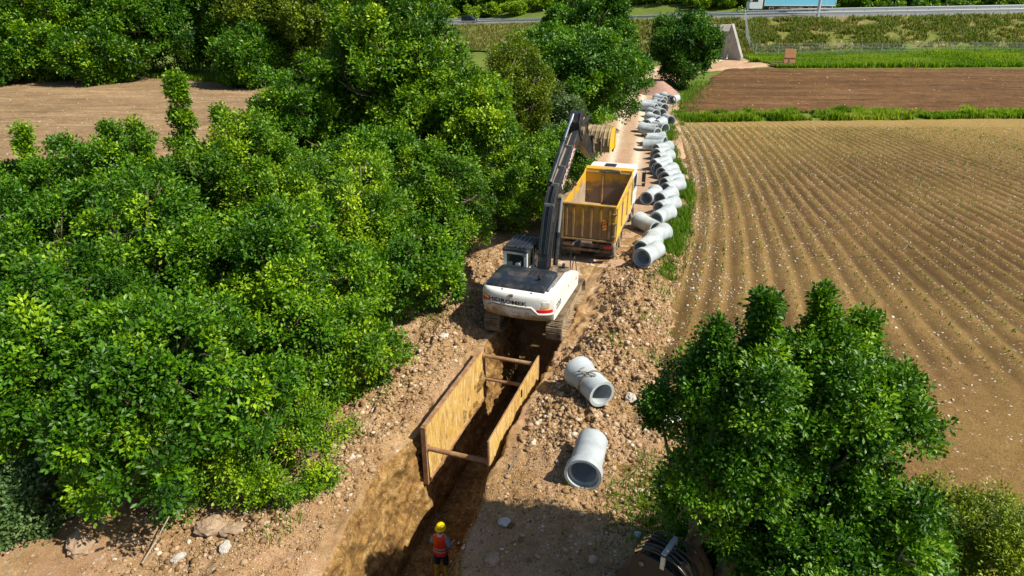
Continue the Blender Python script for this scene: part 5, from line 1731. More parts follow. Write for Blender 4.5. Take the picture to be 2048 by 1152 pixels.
    for k in range(5):
        x = BX - 0.5 + 0.25 * k
        tt = MB()
        tt.loft([[Vector((x - w_, S[0] + 1.25 - t_, S[1] + z)), Vector((x + w_, S[0] + 1.25 - t_, S[1] + z)), Vector((x + w_, S[0] + 1.25 + t_, S[1] + z)), Vector((x - w_, S[0] + 1.25 + t_, S[1] + z))] for w_, t_, z in ((0.065, 0.05, 0.10), (0.06, 0.045, -0.05), (0.028, 0.018, -0.24))])
        tt.build('tooth', M['dust_black'], bucket)
    return root


make_excavator()


# ------------------------------------------------------------------ tipper truck
def wheel(parent, x, y, r, w, name='wheel', dual=False):
    for k in range(2 if dual else 1):
        xx = x - math.copysign(k * (w + 0.04), x)
        Mx = Matrix.Translation((xx, y, r)) @ Matrix.Rotation(math.pi / 2, 4, 'Y')
        t = MB(); t.lathe([(r * 0.55, -w * 0.45), (r * 0.9, -w * 0.5), (r * 0.98, -w * 0.38), (r, -w * 0.2), (r, w * 0.2), (r * 0.98, w * 0.38), (r * 0.9, w * 0.5), (r * 0.55, w * 0.45)], 28, Mx, closed=True)
        to = t.build(name, M['tyre'], parent, smooth=True)
        if k == 0:
            s = math.copysign(1, x)
            q = MB(); q.lathe([(0.001, 0.06 * s), (r * 0.2, 0.08 * s), (r * 0.24, 0.0), (r * 0.42, -0.02 * s), (r * 0.56, 0.10 * s), (r * 0.58, 0.02 * s)], 20, Mx); q.build('rim', M['dust_black'], to, smooth=True)


def make_truck():
    root = empty('tipper_truck', (3.50, 29.6, 0.06), -math.radians(17), 'dirty yellow tipper truck with white cab and empty bed parked on the dirt road', 'truck')
    W = 1.25
    ch = MB()
    for x in (-0.42, 0.42): ch.box(x - 0.06, x + 0.06, 0.15, 7.2, 0.72, 0.98)
    for y in (0.3, 1.6, 3.2, 4.8): ch.box(-0.4, 0.4, y, y + 0.12, 0.74, 0.96)
    ch.box(-0.12, 0.12, 0.6, 2.6, 0.45, 0.65)
    ch.build('chassis', M['dust_black'], root, 0.01)
    bp = MB(); bp.box(-1.22, 1.22, 0.06, 0.26, 0.52, 0.66); bp.box(-1.15, 1.15, 0.1, 0.3, 0.72, 0.92)
    bp.box(-1.2, -0.55, 0.04, 0.14, 0.70, 0.94); bp.box(0.55, 1.2, 0.04, 0.14, 0.70, 0.94)
    bumper = bp.build('rear_bumper', M['dust_black'], root, 0.012)
    for x in (-0.95, 0.95):
        l = MB(); l.box(x - 0.20, x + 0.20, 0.022, 0.04, 0.76, 0.88); l.build('tail_light', M['rust'] if x < 0 else M['red'], bumper)
    np_ = MB(); np_.box(-0.32, 0.20, 0.075, 0.095, 0.93, 1.04); np_.build('number_plate', M['plate'], bumper)
    for sx in (-1, 1):
        mf = MB(); mf.box(min(sx * 0.35, sx * 1.18), max(sx * 0.35, sx * 1.18), 0.28, 0.32, 0.25, 0.78); mf.build('mudflap', M['rubber'], root)
    # wheels
    for sx in (-1, 1):
        wheel(root, sx * 1.08, 1.05, 0.50, 0.27, dual=True)
        wheel(root, sx * 1.08, 2.40, 0.50, 0.27, dual=True)
        wheel(root, sx * 1.08, 6.55, 0.50, 0.30)
        ax = MB()
        ax.box(sx * 1.08 - 0.14 if sx > 0 else sx * 1.08 - 0.14, sx * 1.08 + 0.14, 0.45, 3.0, 1.06, 1.10)
        ax.build('mudguard', M['dust_black'], root)
        tb = MB(); tb.tube([(sx * 0.95, 3.5, 0.72), (sx * 0.95, 4.9, 0.72)], 0.28, 14); tb.build('tank', M['steel'], root, smooth=True)
    # bed: floor, two sides, headboard, tailgate
    z0, z1 = 1.16, 2.78
    fl = MB(); fl.box(-W + 0.06, W - 0.06, 0.06, 5.2, z0, z0 + 0.10)
    for y in (0.4, 1.2, 2.0, 2.8, 3.6, 4.4): fl.box(-W + 0.1, W - 0.1, y, y + 0.1, z0 - 0.10, z0 - 0.001)
    fl.build('bed_floor', M['bed_dirt'], root)
    for sx in (-1, 1):
        s = MB()
        xo, xi = sx * W, sx * (W - 0.06)
        s.prism([(0.05, z0), (5.2, z0), (5.2, 2.95), (4.5, 2.92), (0.05, z1 - 0.06)], min(xo, xi), max(xo, xi))
        so = s.build('bed_side', M['yellow'] if sx > 0 else M['yellow_worn'], root, 0.006)
        if sx < 0: so['label'] = 'mud caked left bed side'
        r = MB()
        r.box(min(xo - 0.03, xo + 0.05 * sx), max(xo - 0.03, xo + 0.05 * sx), 0.05, 5.25, z1 - 0.20, z1 - 0.05)
        r.build('top_rail', M['yellow_mud'], so, 0.01)
        r2 = MB()
        r2.prism([(0.05, z0 - 0.06), (5.2, z0 - 0.06), (5.2, z0 + 0.16), (0.05, z0 + 0.16)], min(xo + 0.002 * sx, xo + 0.05 * sx), max(xo + 0.002 * sx, xo + 0.05 * sx))
        for y in (0.10, 1.75, 3.45, 5.05):
            r2.box(min(xo + 0.003 * sx, xo + 0.06 * sx), max(xo + 0.003 * sx, xo + 0.06 * sx), y, y + 0.13, z0 + 0.162, z1 - 0.205)
        r2.build('stake', M['yellow'], so, 0.006)
        li = MB(); li.box(sx * (W - 0.075) - 0.008, sx * (W - 0.075) + 0.008, 0.1, 5.1, z0 + 0.1, 2.4); li.build('inner_liner', M['bed_dirt'], so)
    hb = MB()
    hb.box(-W + 0.06, W - 0.06, 5.2, 5.26, z0, 3.10)
    hb.box(-W, W, 5.26, 5.72, 3.04, 3.10)
    hb.prism([(4.9, 2.93), (5.2, 3.08), (5.2, 2.93)], -W, -W + 0.06); hb.prism([(4.9, 2.93), (5.2, 3.08), (5.2, 2.93)], W - 0.06, W)
    head = hb.build('headboard', M['yellow_worn'], root, 0.008)
    hr = MB(); hr.box(-W + 0.05, W - 0.05, 5.14, 5.198, 2.90, 2.95); hr.build('top_rail', M['bed_dirt'], head, 0.01)
    rb = MB(); rb.tube([(-0.30, 5.15, z0 + 0.1), (-0.30, 5.15, 2.95)], 0.05, 8); rb.build('post', M['rust'], head)
    for k in range(3):
        b = MB(); b.box(-1.15, -0.98, 5.08, 5.198, 1.5 + 0.42 * k, 1.56 + 0.42 * k); b.build('step', M['dust_black'], head)
    rp = MB(); rp.box(-0.42, 0.62, 5.10, 5.198, 2.97, 3.07); rp.tube(curve_pts([(-0.38, 5.12, 3.08), (0.0, 5.14, 3.11), (0.58, 5.12, 3.08)], 5), 0.05, 8); rp.build('rolled_tarp', M['bed_dirt'], head, 0.03)
    tg = MB()
    tg.box(-W + 0.02, W - 0.02, -0.02, 0.045, z0 + 0.02, z1)
    gate = tg.build('tailgate', M['yellow_mud'], root, 0.006)
    for x in (-1.02, -0.70, -0.28, 0.12, 0.56, 0.98):
        r = MB()
        wd = 0.055
        r.box(x - wd, x + wd, -0.085, -0.022, z0 + 0.10, z1 - 0.09)
        r.build('rib', M['yellow_mud'], gate, 0.012)
    fr = MB()
    fr.box(-W, W, -0.10, 0.06, z1 + 0.002, z1 + 0.075)
    fr.box(-W, W, -0.10, 0.05, z0 - 0.06, z0 + 0.018)
    for sx in (-1, 1): fr.box(min(sx * W, sx * (W - 0.10)), max(sx * W, sx * (W - 0.10)), -0.095, -0.022, z0 + 0.02, z1)
    fr.build('gate_frame', M['yellow_mud'], gate, 0.01)
    for z in (z0 + 0.25, z1 - 0.3, z1 - 0.75):
        hg = MB(); hg.cyl((W - 0.14, -0.10, z), (W + 0.05, -0.10, z), 0.045, n=10); hg.build('hinge', M['dust_black'], gate)
    # red and orange chevron board
    bd = MB(); bd.box(0.66, 0.84, -0.10, -0.088, 1.70, 2.18); board = bd.build('warning_board', M['amber'], gate)
    for k in range(3):
        z = 1.74 + 0.145 * k
        s = MB(); s.prism([(0.67, z), (0.83, z + 0.10), (0.83, z + 0.17), (0.67, z + 0.07)], -0.105, -0.101, ax='y'); s.build('stripe', M['red'], board)
    # cab
    cb = MB()
    prof = [(5.75, 0.75), (7.75, 0.75), (7.82, 1.5), (7.62, 2.55), (7.35, 2.92), (7.0, 2.98), (5.9, 2.98), (5.75, 2.85)]
    cb.prism(prof, -1.2, 1.2)
    cab = cb.build('cab', M['white'], root, 0.06)
    hc = MB(); hc.box(-0.42, 0.18, 6.2, 6.75, 2.982, 3.02); hc.build('roof_hatch', M['lettering'], cab, 0.02)
    for sx in (-1, 1):
        wdw = MB(); wdw.prism([(6.15, 1.75), (7.45, 1.75), (7.35, 2.5), (6.15, 2.5)], sx * 1.2 - 0.006, sx * 1.2 + 0.006); wdw.build('side_window', M['glass'], cab)
        mr = MB()
        mr.tube([(sx * 1.2, 7.35, 2.62), (sx * 1.62, 7.35, 2.62), (sx * 1.66, 7.35, 2.55), (sx * 1.66, 7.35, 1.75), (sx * 1.2, 7.35, 1.75)], 0.025, 8)
        mro = mr.build('mirror_arm', M['black'], cab)
        mb = MB(); mb.box(sx * 1.58 - 0.10, sx * 1.58 + 0.10, 7.28, 7.36, 1.98, 2.52); mb.box(sx * 1.58 - 0.08, sx * 1.58 + 0.08, 7.29, 7.35, 1.72, 1.92); mb.build('mirror', M['black'], mro, 0.02)
    ws = MB(); ws.prism([(7.835, 1.52), (7.64, 2.5), (7.62, 2.5), (7.81, 1.52)], -1.08, 1.08); ws.build('windscreen', M['glass'], cab)
    sd = MB(); sd.box(1.1, 1.215, 5.3, 5.74, 0.75, 2.6); sd.box(-1.215, -1.1, 5.3, 5.74, 0.75, 2.6); sd.build('side_fairing', M['white'], root, 0.02)
    return root


make_truck()

# ------------------------------------------------------------------ trench shield and trench things
def make_shield():
    h = math.radians(18.6)
    # local y along the trench, z up, origin at the near left foot
    O = (-2.60, 16.18, -1.55)
    root = empty('trench_shield', O, -h, 'rusty ochre steel trench box of two panels braced by round struts, standing in the trench', 'trench box')
    L, HT, Wd = 4.95, 2.05, 2.06
    for k, x in enumerate((0.0, Wd)):
        p = MB()
        s = 1 if k == 0 else -1
        p.box(min(x, x + s * 0.05), max(x, x + s * 0.05), 0.06, L - 0.06, 0.08, HT)
        pan = p.build('panel', M['rust_board'], root)
        fr = MB()
        fr.box(x - 0.05, x + 0.05 + 0.05 * s, -0.02, 0.058, 0.0, HT + 0.03)
        fr.box(x - 0.05, x + 0.05 + 0.05 * s, L - 0.058, L + 0.02, 0.0, HT + 0.03)
        fr.box(x - 0.04, x + 0.04 + 0.05 * s, 0.06, L - 0.06, HT + 0.002, HT + 0.05)
        fr.box(x - 0.04, x + 0.04 + 0.05 * s, 0.06, L - 0.06, 0.0, 0.078)
        fr.build('frame', M['rust'], pan, 0.006)
        if k == 1:
            hn = MB(); hn.box(x - 0.005, x + 0.03, 2.9, 2.98, HT - 0.35, HT - 0.1); hn.box(x - 0.06, x - 0.052, 2.9, 2.98, HT - 0.36, HT - 0.08); hn.build('lifting_slot', M['lettering'], pan)
    for (y, z, r) in ((0.10, 1.28, 0.075), (L - 0.14, 1.80, 0.07), (L - 0.14, 0.86, 0.07)):
        t = MB()
        t.cyl((0.06, y, z), (Wd - 0.06, y, z), r, n=14)
        t.cyl((0.052, y, z), (0.12, y, z), r * 1.5, n=14); t.cyl((Wd - 0.12, y, z), (Wd - 0.052, y, z), r * 1.5, n=14)
        t.build('strut', M['rust'], root, smooth=True)
    return root


make_shield()

# long thin pole leaning on the right wall
p0 = at(893, 1152, -2.3); p1 = at(1026, 926, 0.22)
mb = MB(); mb.tube([p0 - (p1 - p0) * 0.16, p0, p1, p1 + (p1 - p0) * 0.03], 0.02, 8)
tag(mb.build('pole', M['rod'], None), 'long thin pole lying slantwise against the right wall of the trench', 'pole')


# ------------------------------------------------------------------ concrete pipes
def pipe_mesh(bell=True):
    prof_out = [(0.43, 0.75), (0.43, -0.38), (0.50, -0.52), (0.505, -0.74), (0.495, -0.75)]
    prof_in = [(0.425, -0.75), (0.42, -0.62), (0.345, -0.61), (0.34, 0.75)]
    mb = MB()
    Mx = Matrix.Rotation(-math.pi / 2, 4, 'X')   # axis along +y, bell at -y
    mb.lathe(prof_out + prof_in, 40, Mx, closed=True)
    return mb


PIPE_ME = None
PIPES = [  # mouth px, far px, bell at the mouth (1) or at the far end (0)
    ((1166, 944), (1184, 880), 1), ((1203, 806), (1162, 765), 0),
    ((1282, 528), (1310, 511), 1), ((1281, 505), (1309, 486), 0), ((1297, 478), (1324, 465), 0), ((1312, 458), (1290, 447), 0),
    ((1312, 438), (1339, 424), 0), ((1317, 417), (1351, 406), 0), ((1294, 398), (1320, 381), 0), ((1317, 398), (1348, 384), 0),
    ((1329, 378), (1354, 370), 0), ((1329, 369), (1359, 361), 0), ((1328, 358), (1352, 349), 1), ((1322, 347), (1348, 338), 0), ((1314, 339), (1335, 331), 1),
    ((1307, 330), (1335, 323), 0), ((1314, 318), (1334, 313), 0), ((1311, 310), (1332, 303), 1), ((1311, 299), (1332, 295), 0),
    ((1326, 291), (1304, 290), 1), ((1329, 284), (1307, 281), 1), ((1329, 276), (1306, 277), 1), ((1315, 267), (1298, 263), 1), ((1329, 257), (1314, 253), 1),
    ((1313, 258), (1296, 256), 0), ((1297, 251), (1309, 245), 1), ((1310, 249), (1327, 241), 0), ((1341, 242), (1326, 233), 1), ((1317, 240), (1300, 235), 0),
    ((1312, 229), (1296, 222), 1), ((1324, 227), (1311, 219), 1), ((1328, 217), (1314, 211), 1), ((1313, 215), (1298, 213), 0), ((1313, 208), (1297, 208), 1),
    ((1326, 207), (1312, 203), 1), ((1331, 200), (1315, 196), 0), ((1334, 199), (1345, 194), 1), ((1347, 199), (1336, 195), 0),
]
ORD = ['', '', 'nearest', 'second', 'third', 'fourth', 'fifth', 'sixth', 'seventh', 'eighth', 'ninth', 'tenth', 'eleventh', 'twelfth', 'thirteenth', 'fourteenth', 'fifteenth',
       'sixteenth', 'seventeenth', 'eighteenth', 'nineteenth', 'twentieth', 'twenty-first', 'twenty-second', 'twenty-third', 'twenty-fourth', 'twenty-fifth', 'twenty-sixth',
       'twenty-seventh', 'twenty-eighth', 'twenty-ninth', 'thirtieth', 'thirty-first', 'thirty-second', 'thirty-third', 'thirty-fourth', 'thirty-fifth', 'thirty-sixth']


def make_pipes():
    proto = pipe_mesh().build('concrete_pipe', M['concrete'], None, smooth=True)
    pos = []
    for i, (a, b, bell) in enumerate(PIPES):
        zc = 0.44 if i >= 2 else 0.62
        pa, pb = at(*a, zc), at(*b, zc)
        d = (pb - pa); d.z = 0
        d.normalize()
        c = pa + d * 0.75
        if bell: y = d
        else: y = -d
        pos.append([c, math.atan2(-y.x, y.y), d])
    # let neighbours part where they would share space
    for it in range(60):
        for i in range(2, len(pos)):
            for j in range(i + 1, len(pos)):
                best = None
                for u in (-0.6, -0.2, 0.2, 0.6):
                    for w in (-0.6, -0.2, 0.2, 0.6):
                        q = (pos[j][0] + pos[j][2] * w) - (pos[i][0] + pos[i][2] * u)
                        q.z = 0
                        if best is None or q.length < best.length: best = q
                if best.length < 0.74:
                    m = best.normalized() * (0.74 - best.length) * 0.25 if best.length > 1e-4 else Vector((0.1, 0, 0))
                    m.x *= 0.35
                    pos[i][0] = pos[i][0] - m; pos[j][0] = pos[j][0] + m
    for i, (c, rz, d) in enumerate(pos):
        o = proto if i == 0 else proto.copy()
        if i: COL.objects.link(o)
        z = c.z
        if i < 2:
            s_, t_ = xy2st(c.x, c.y)
            z = float(np.mean(ground_h(np.array([s_ - .4, s_, s_ + .4]), np.array([t_, t_, t_])))) + 0.47
        if i >= 2:
            o.scale = (0.94, 1.0, 0.94)
            s_, t_ = xy2st(c.x, c.y)
            if s_ < 16.5: z = 0.46 + max(0.0, float(np.mean(ground_h(np.array([s_ - .4, s_, s_ + .4, s_]), np.array([t_, t_, t_, t_ - .4])))))
        o.location = (c.x, c.y, z)
        o.rotation_euler = (0, random.Random(i).uniform(-3, 3), rz)
        if i == 0: lb = 'concrete pipe lying alone nearest the camera, wide socket end facing the viewer'
        elif i == 1: lb = 'concrete pipe beside the trench with a knotted rope round its middle'
        else: lb = f'grey concrete pipe, {ORD[i]} from the near end of the row along the maize field'
        tag(o, lb, 'pipe', 'concrete pipes laid out beside the road' if i >= 2 else 'concrete pipes beside the trench')
    # rope on the second pipe
    c, rz, d = pos[1]
    s_, t_ = xy2st(c.x, c.y)
    zc = float(np.mean(ground_h(np.array([s_ - .4, s_, s_ + .4]), np.array([t_, t_, t_])))) + 0.47
    R = Matrix.Translation((c.x, c.y, zc)) @ Matrix.Rotation(rz, 4, 'Z')
    mb = MB()
    rng = random.Random(3)
    for y in (0.10, 0.15):
        mb.tube([R @ Vector((math.cos(a) * 0.452, y + 0.02 * math.sin(3 * a), math.sin(a) * 0.452)) for a in [2 * math.pi * k / 36 for k in range(36)]], 0.013, 6, closed=True)
    for q in range(2):
        a0 = rng.uniform(1.0, 1.9)
        pts = []
        for k in range(7):
            a = a0 + 0.9 * math.sin(k * 1.1 + q) * 0.35
            pts.append(R @ Vector((math.cos(a) * (0.46 + 0.05 * rng.random()), 0.10 + 0.30 * math.sin(k * 0.9 + q * 1.7), math.sin(a) * (0.46 + 0.05 * rng.random()))))
        mb.tube(curve_pts(pts, 4), 0.013, 6)
    tag(mb.build('rope', M['rope'], None, smooth=True), 'brown rope sling knotted around the pipe beside the trench', 'rope')


make_pipes()


# ------------------------------------------------------------------ worker in the trench
def skin_body(name, verts, edges, radii, mat, parent=None, sub=2, root=0):
    me = bpy.data.meshes.new(name)
    me.from_pydata(verts, edges, [])
    o = bpy.data.objects.new(name, me); COL.objects.link(o)
    sm = o.modifiers.new('skin', 'SKIN'); sm.use_smooth_shade = True
    for i, r in enumerate(radii):
        sv = me.skin_vertices[0].data[i]
        sv.radius = r if isinstance(r, tuple) else (r, r)
        sv.use_root = (i == root)
    ss = o.modifiers.new('sub', 'SUBSURF'); ss.levels = sub; ss.render_levels = sub
    bpy.context.view_layer.update()
    dg = bpy.context.evaluated_depsgraph_get()
    m2 = bpy.data.meshes.new_from_object(o.evaluated_get(dg))
    m2.name = name
    bpy.data.objects.remove(o); bpy.data.meshes.remove(me)
    m2.materials.clear()
    m2.polygons.foreach_set('use_smooth', np.ones(len(m2.polygons), dtype=bool))
    return link_mesh(name, m2, mat, parent)


def make_worker():
    P = at(884, 1150, -3.16)
    V, E, R = [], [], []

    def add(p, r, par=None):
        V.append(p); R.append(r)
        if par is not None: E.append((par, len(V) - 1))
        return len(V) - 1
    pel = add((0, 0, 0.95), (0.15, 0.115))
    wst = add((0, 0.01, 1.10), (0.145, 0.11), pel)
    chest = add((0, 0.02, 1.30), (0.165, 0.12), wst)
    sh = add((0, 0.03, 1.43), (0.13, 0.09), chest)
    neck = add((0, 0.05, 1.53), 0.058, sh)
    jaw = add((0, 0.09, 1.60), (0.062, 0.07), neck)
    head = add((0, 0.085, 1.68), (0.078, 0.092), jaw)
    add((0, 0.08, 1.76), (0.06, 0.07), head)
    add((0, 0.185, 1.655), 0.014, head)                 # nose
    for s in (-1, 1):
        add((s * 0.083, 0.075, 1.665), (0.012, 0.022), head)   # ears
    hands = {}
    for s in (-1, 1):
        so = add((s * 0.19, 0.03, 1.41), 0.062, sh)
        if s > 0:
            el = (0.285, -0.01, 1.16); wr = (0.30, 0.23, 1.10)
        else:
            el = (-0.265, 0.06, 1.15); wr = (-0.25, 0.24, 1.00)
        e = add(el, 0.046, so)
        w = add(wr, 0.032, e)
        d = (Vector(wr) - Vector(el)).normalized()
        palm = Vector(wr) + d * 0.07
        pm = add(tuple(palm), (0.036, 0.022), w)
        side = d.cross(Vector((0, 0, 1))).normalized()
        up = side.cross(d)
        for k, (off, ln) in enumerate(((-0.030, 0.062), (-0.010, 0.072), (0.011, 0.068), (0.031, 0.052))):
            b = palm + d * 0.035 + side * off
            i1 = add(tuple(b), 0.0095, pm)
            i2 = add(tuple(b + d * ln * 0.5 - up * 0.012), 0.009, i1)
            add(tuple(b + d * ln * 0.75 - up * 0.042), 0.008, i2)
        tb = palm - d * 0.02 + side * (-0.035 * s)
        i1 = add(tuple(tb), 0.012, pm)
        add(tuple(tb + d * 0.04 - up * 0.02 + side * (-0.02 * s)), 0.0095, i1)
    for s in (-1, 1):
        hip = add((s * 0.095, 0.0, 0.88), 0.095, pel)
        kn = add((s * 0.12, 0.05 if s > 0 else 0.03, 0.50), 0.06, hip)
        an = add((s * 0.13, 0.0 if s > 0 else -0.08, 0.10), 0.042, kn)
        add((s * 0.15, 0.16 if s > 0 else 0.08, 0.045), (0.042, 0.03), an)
    body = skin_body('person', V, E, R, M['skin'])
    body.location = P
    body.rotation_euler = (0, 0, -math.radians(14))
    tag(body, 'worker in the trench seen from behind, wearing red vest, yellow helmet and yellow boots', 'person')

    def ring(cx, cy, cz, rx, ry, n=20, tilt=0):
        return [Vector((cx + rx * math.cos(2 * math.pi * k / n), cy + ry * math.sin(2 * math.pi * k / n), cz + tilt * math.sin(2 * math.pi * k / n))) for k in range(n)]
    v = MB()
    v.loft([ring(0, 0.01, z, rx, ry) for z, rx, ry in ((0.86, 0.215, 0.165), (0.90, 0.212, 0.162), (1.0, 0.20, 0.152), (1.12, 0.195, 0.148), (1.25, 0.205, 0.152), (1.36, 0.212, 0.145), (1.43, 0.20, 0.125), (1.475, 0.15, 0.10), (1.50, 0.085, 0.08))], caps=False)
    vest = v.build('vest', M['vest'], body, smooth=True)
    for z in (1.00, 1.105):
        t = MB(); rr = 0.20 if z < 1.05 else 0.196
        t.loft([ring(0, 0.01, z + dz, rr + 0.006, rr * 0.76 + 0.006, 24) for dz in (-0.024, 0.024)], caps=False)
        t.build('reflective_band', M['tape'], vest, smooth=True)
    op = MB()
    op.loft([[Vector((x, 0.01 + y, z)) for x, y in ((-0.17 + a, -0.10 - 0.045), (-0.05 + a * 0.4, -0.10 - 0.052), (-0.05 + a * 0.4, -0.10 - 0.04), (-0.17 + a, -0.10 - 0.03))] for z, a in ((1.28, 0.04), (1.36, 0.0), (1.43, 0.03))])
    op.build('orange_patch', M['vest_orange'], vest)
    cl = MB(); cl.loft([ring(0, 0.045, z, r, r * 1.05, 16) for z, r in ((1.485, 0.10), (1.52, 0.078), (1.54, 0.07))], caps=False); cl.build('collar', M['white_cloth'], body, smooth=True)
    for s in (-1, 1):
        sl = MB()
        a = Vector((s * 0.165, 0.03, 1.425)); b = Vector((s * 0.285, -0.01, 1.16)) if s > 0 else Vector((-0.265, 0.06, 1.15))
        e = a.lerp(b, 0.92)
        sl.tube([a, a.lerp(b, 0.3), a.lerp(b, 0.65), e], [0.085, 0.083, 0.074, 0.07], 14, caps=False)
        sl.build('sleeve', M['shirt'], body, smooth=True)
    tr = MB()
    tr.loft([ring(0, 0, z, rx, ry) for z, rx, ry in ((0.80, 0.19, 0.14), (0.90, 0.185, 0.14), (1.0, 0.165, 0.13))], caps=False)
    for s in (-1, 1):
        hp = Vector((s * 0.095, 0, 0.88)); kn = Vector((s * 0.12, 0.05 if s > 0 else 0.03, 0.50)); an = Vector((s * 0.13, 0.0 if s > 0 else -0.08, 0.10))
        tr.tube([hp, hp.lerp(kn, 0.5), kn, kn.lerp(an, 0.35)], [0.118, 0.102, 0.085, 0.08], 16, caps=False)
    tr.build('trousers', M['trousers'], body, smooth=True)
    for s in (-1, 1):
        kn = Vector((s * 0.12, 0.05 if s > 0 else 0.03, 0.50)); an = Vector((s * 0.13, 0.0 if s > 0 else -0.08, 0.10))
        ft = Vector((s * 0.15, 0.16 if s > 0 else 0.08, 0.05))
        bt = MB()
        bt.tube([kn.lerp(an, 0.18), kn.lerp(an, 0.6), an], [0.088, 0.076, 0.066], 16, caps=False)
        bt.tube([an + Vector((0, -0.05, -0.035)), an + Vector((0, 0.02, -0.03)), ft, ft + Vector((s * 0.01, 0.06, -0.005))], [0.05, 0.066, 0.056, 0.03], 14)
        bt.build('boot', M['boot'], body, smooth=True)
    hr = MB(); hr.loft([ring(0, 0.075, z, rx, ry, 18) for z, rx, ry in ((1.60, 0.072, 0.080), (1.66, 0.088, 0.098), (1.72, 0.09, 0.10))], caps=False)
    hr.build('hair', M['hair'], body, smooth=True)
    ht = MB()
    Mx = Matrix.Translation((0, 0.085, 1.69)) @ Matrix.Rotation(math.radians(-6), 4, 'X') @ Matrix.Diagonal((1, 1.18, 1, 1))
    ht.lathe([(0.150, -0.012), (0.152, 0.0), (0.128, 0.012), (0.125, 0.05), (0.112, 0.10), (0.08, 0.135), (0.04, 0.15), (0.001, 0.153)], 24, Mx)
    hat = ht.build('hard_hat', M['hat'], body, smooth=True)
    rg = MB(); rg.tube([Mx @ Vector((0, -0.11 + 0.22 * k / 8, 0.052 + 0.106 * math.sin(math.pi * k / 8) ** 0.7)) for k in range(9)], 0.014, 8); rg.build('ridge', M['hat'], hat, smooth=True)
    # shovel held in the left hand
    hd = body.matrix_basis @ Vector((-0.25, 0.30, 0.97))
    Wm = Matrix.Translation(P) @ Matrix.Rotation(-math.radians(14), 4, 'Z')
    a = Wm @ Vector((-0.245, 0.325, 1.02)); b = Wm @ Vector((-0.33, -0.12, 0.12))
    sh_ = empty('shovel', tuple(Wm @ Vector((-0.33, -0.12, 0.0))), 0, 'long handled shovel held by the worker in the trench', 'shovel')
    o0 = Vector(sh_.location)
    m = MB(); m.tube([a + (a - b) * 0.25 - o0, b - o0], 0.018, 8); m.build('handle', M['wood'], sh_)
    bl = MB()
    dn = (b - a).normalized(); sd = dn.cross(Vector((0, 1, 0))).normalized(); nn = sd.cross(dn)
    q = b - o0
    bl.loft([[q + dn * t + sd * w_ + nn * c for w_, c in ((-w, 0.02), (0, 0.0), (w, 0.02), (w, 0.014), (0, -0.006), (-w, 0.014))] for t, w in ((-0.02, 0.05), (0.03, 0.10), (0.16, 0.10), (0.24, 0.03))])
    bl.build('blade', M['rust'], sh_, smooth=True)


make_worker()


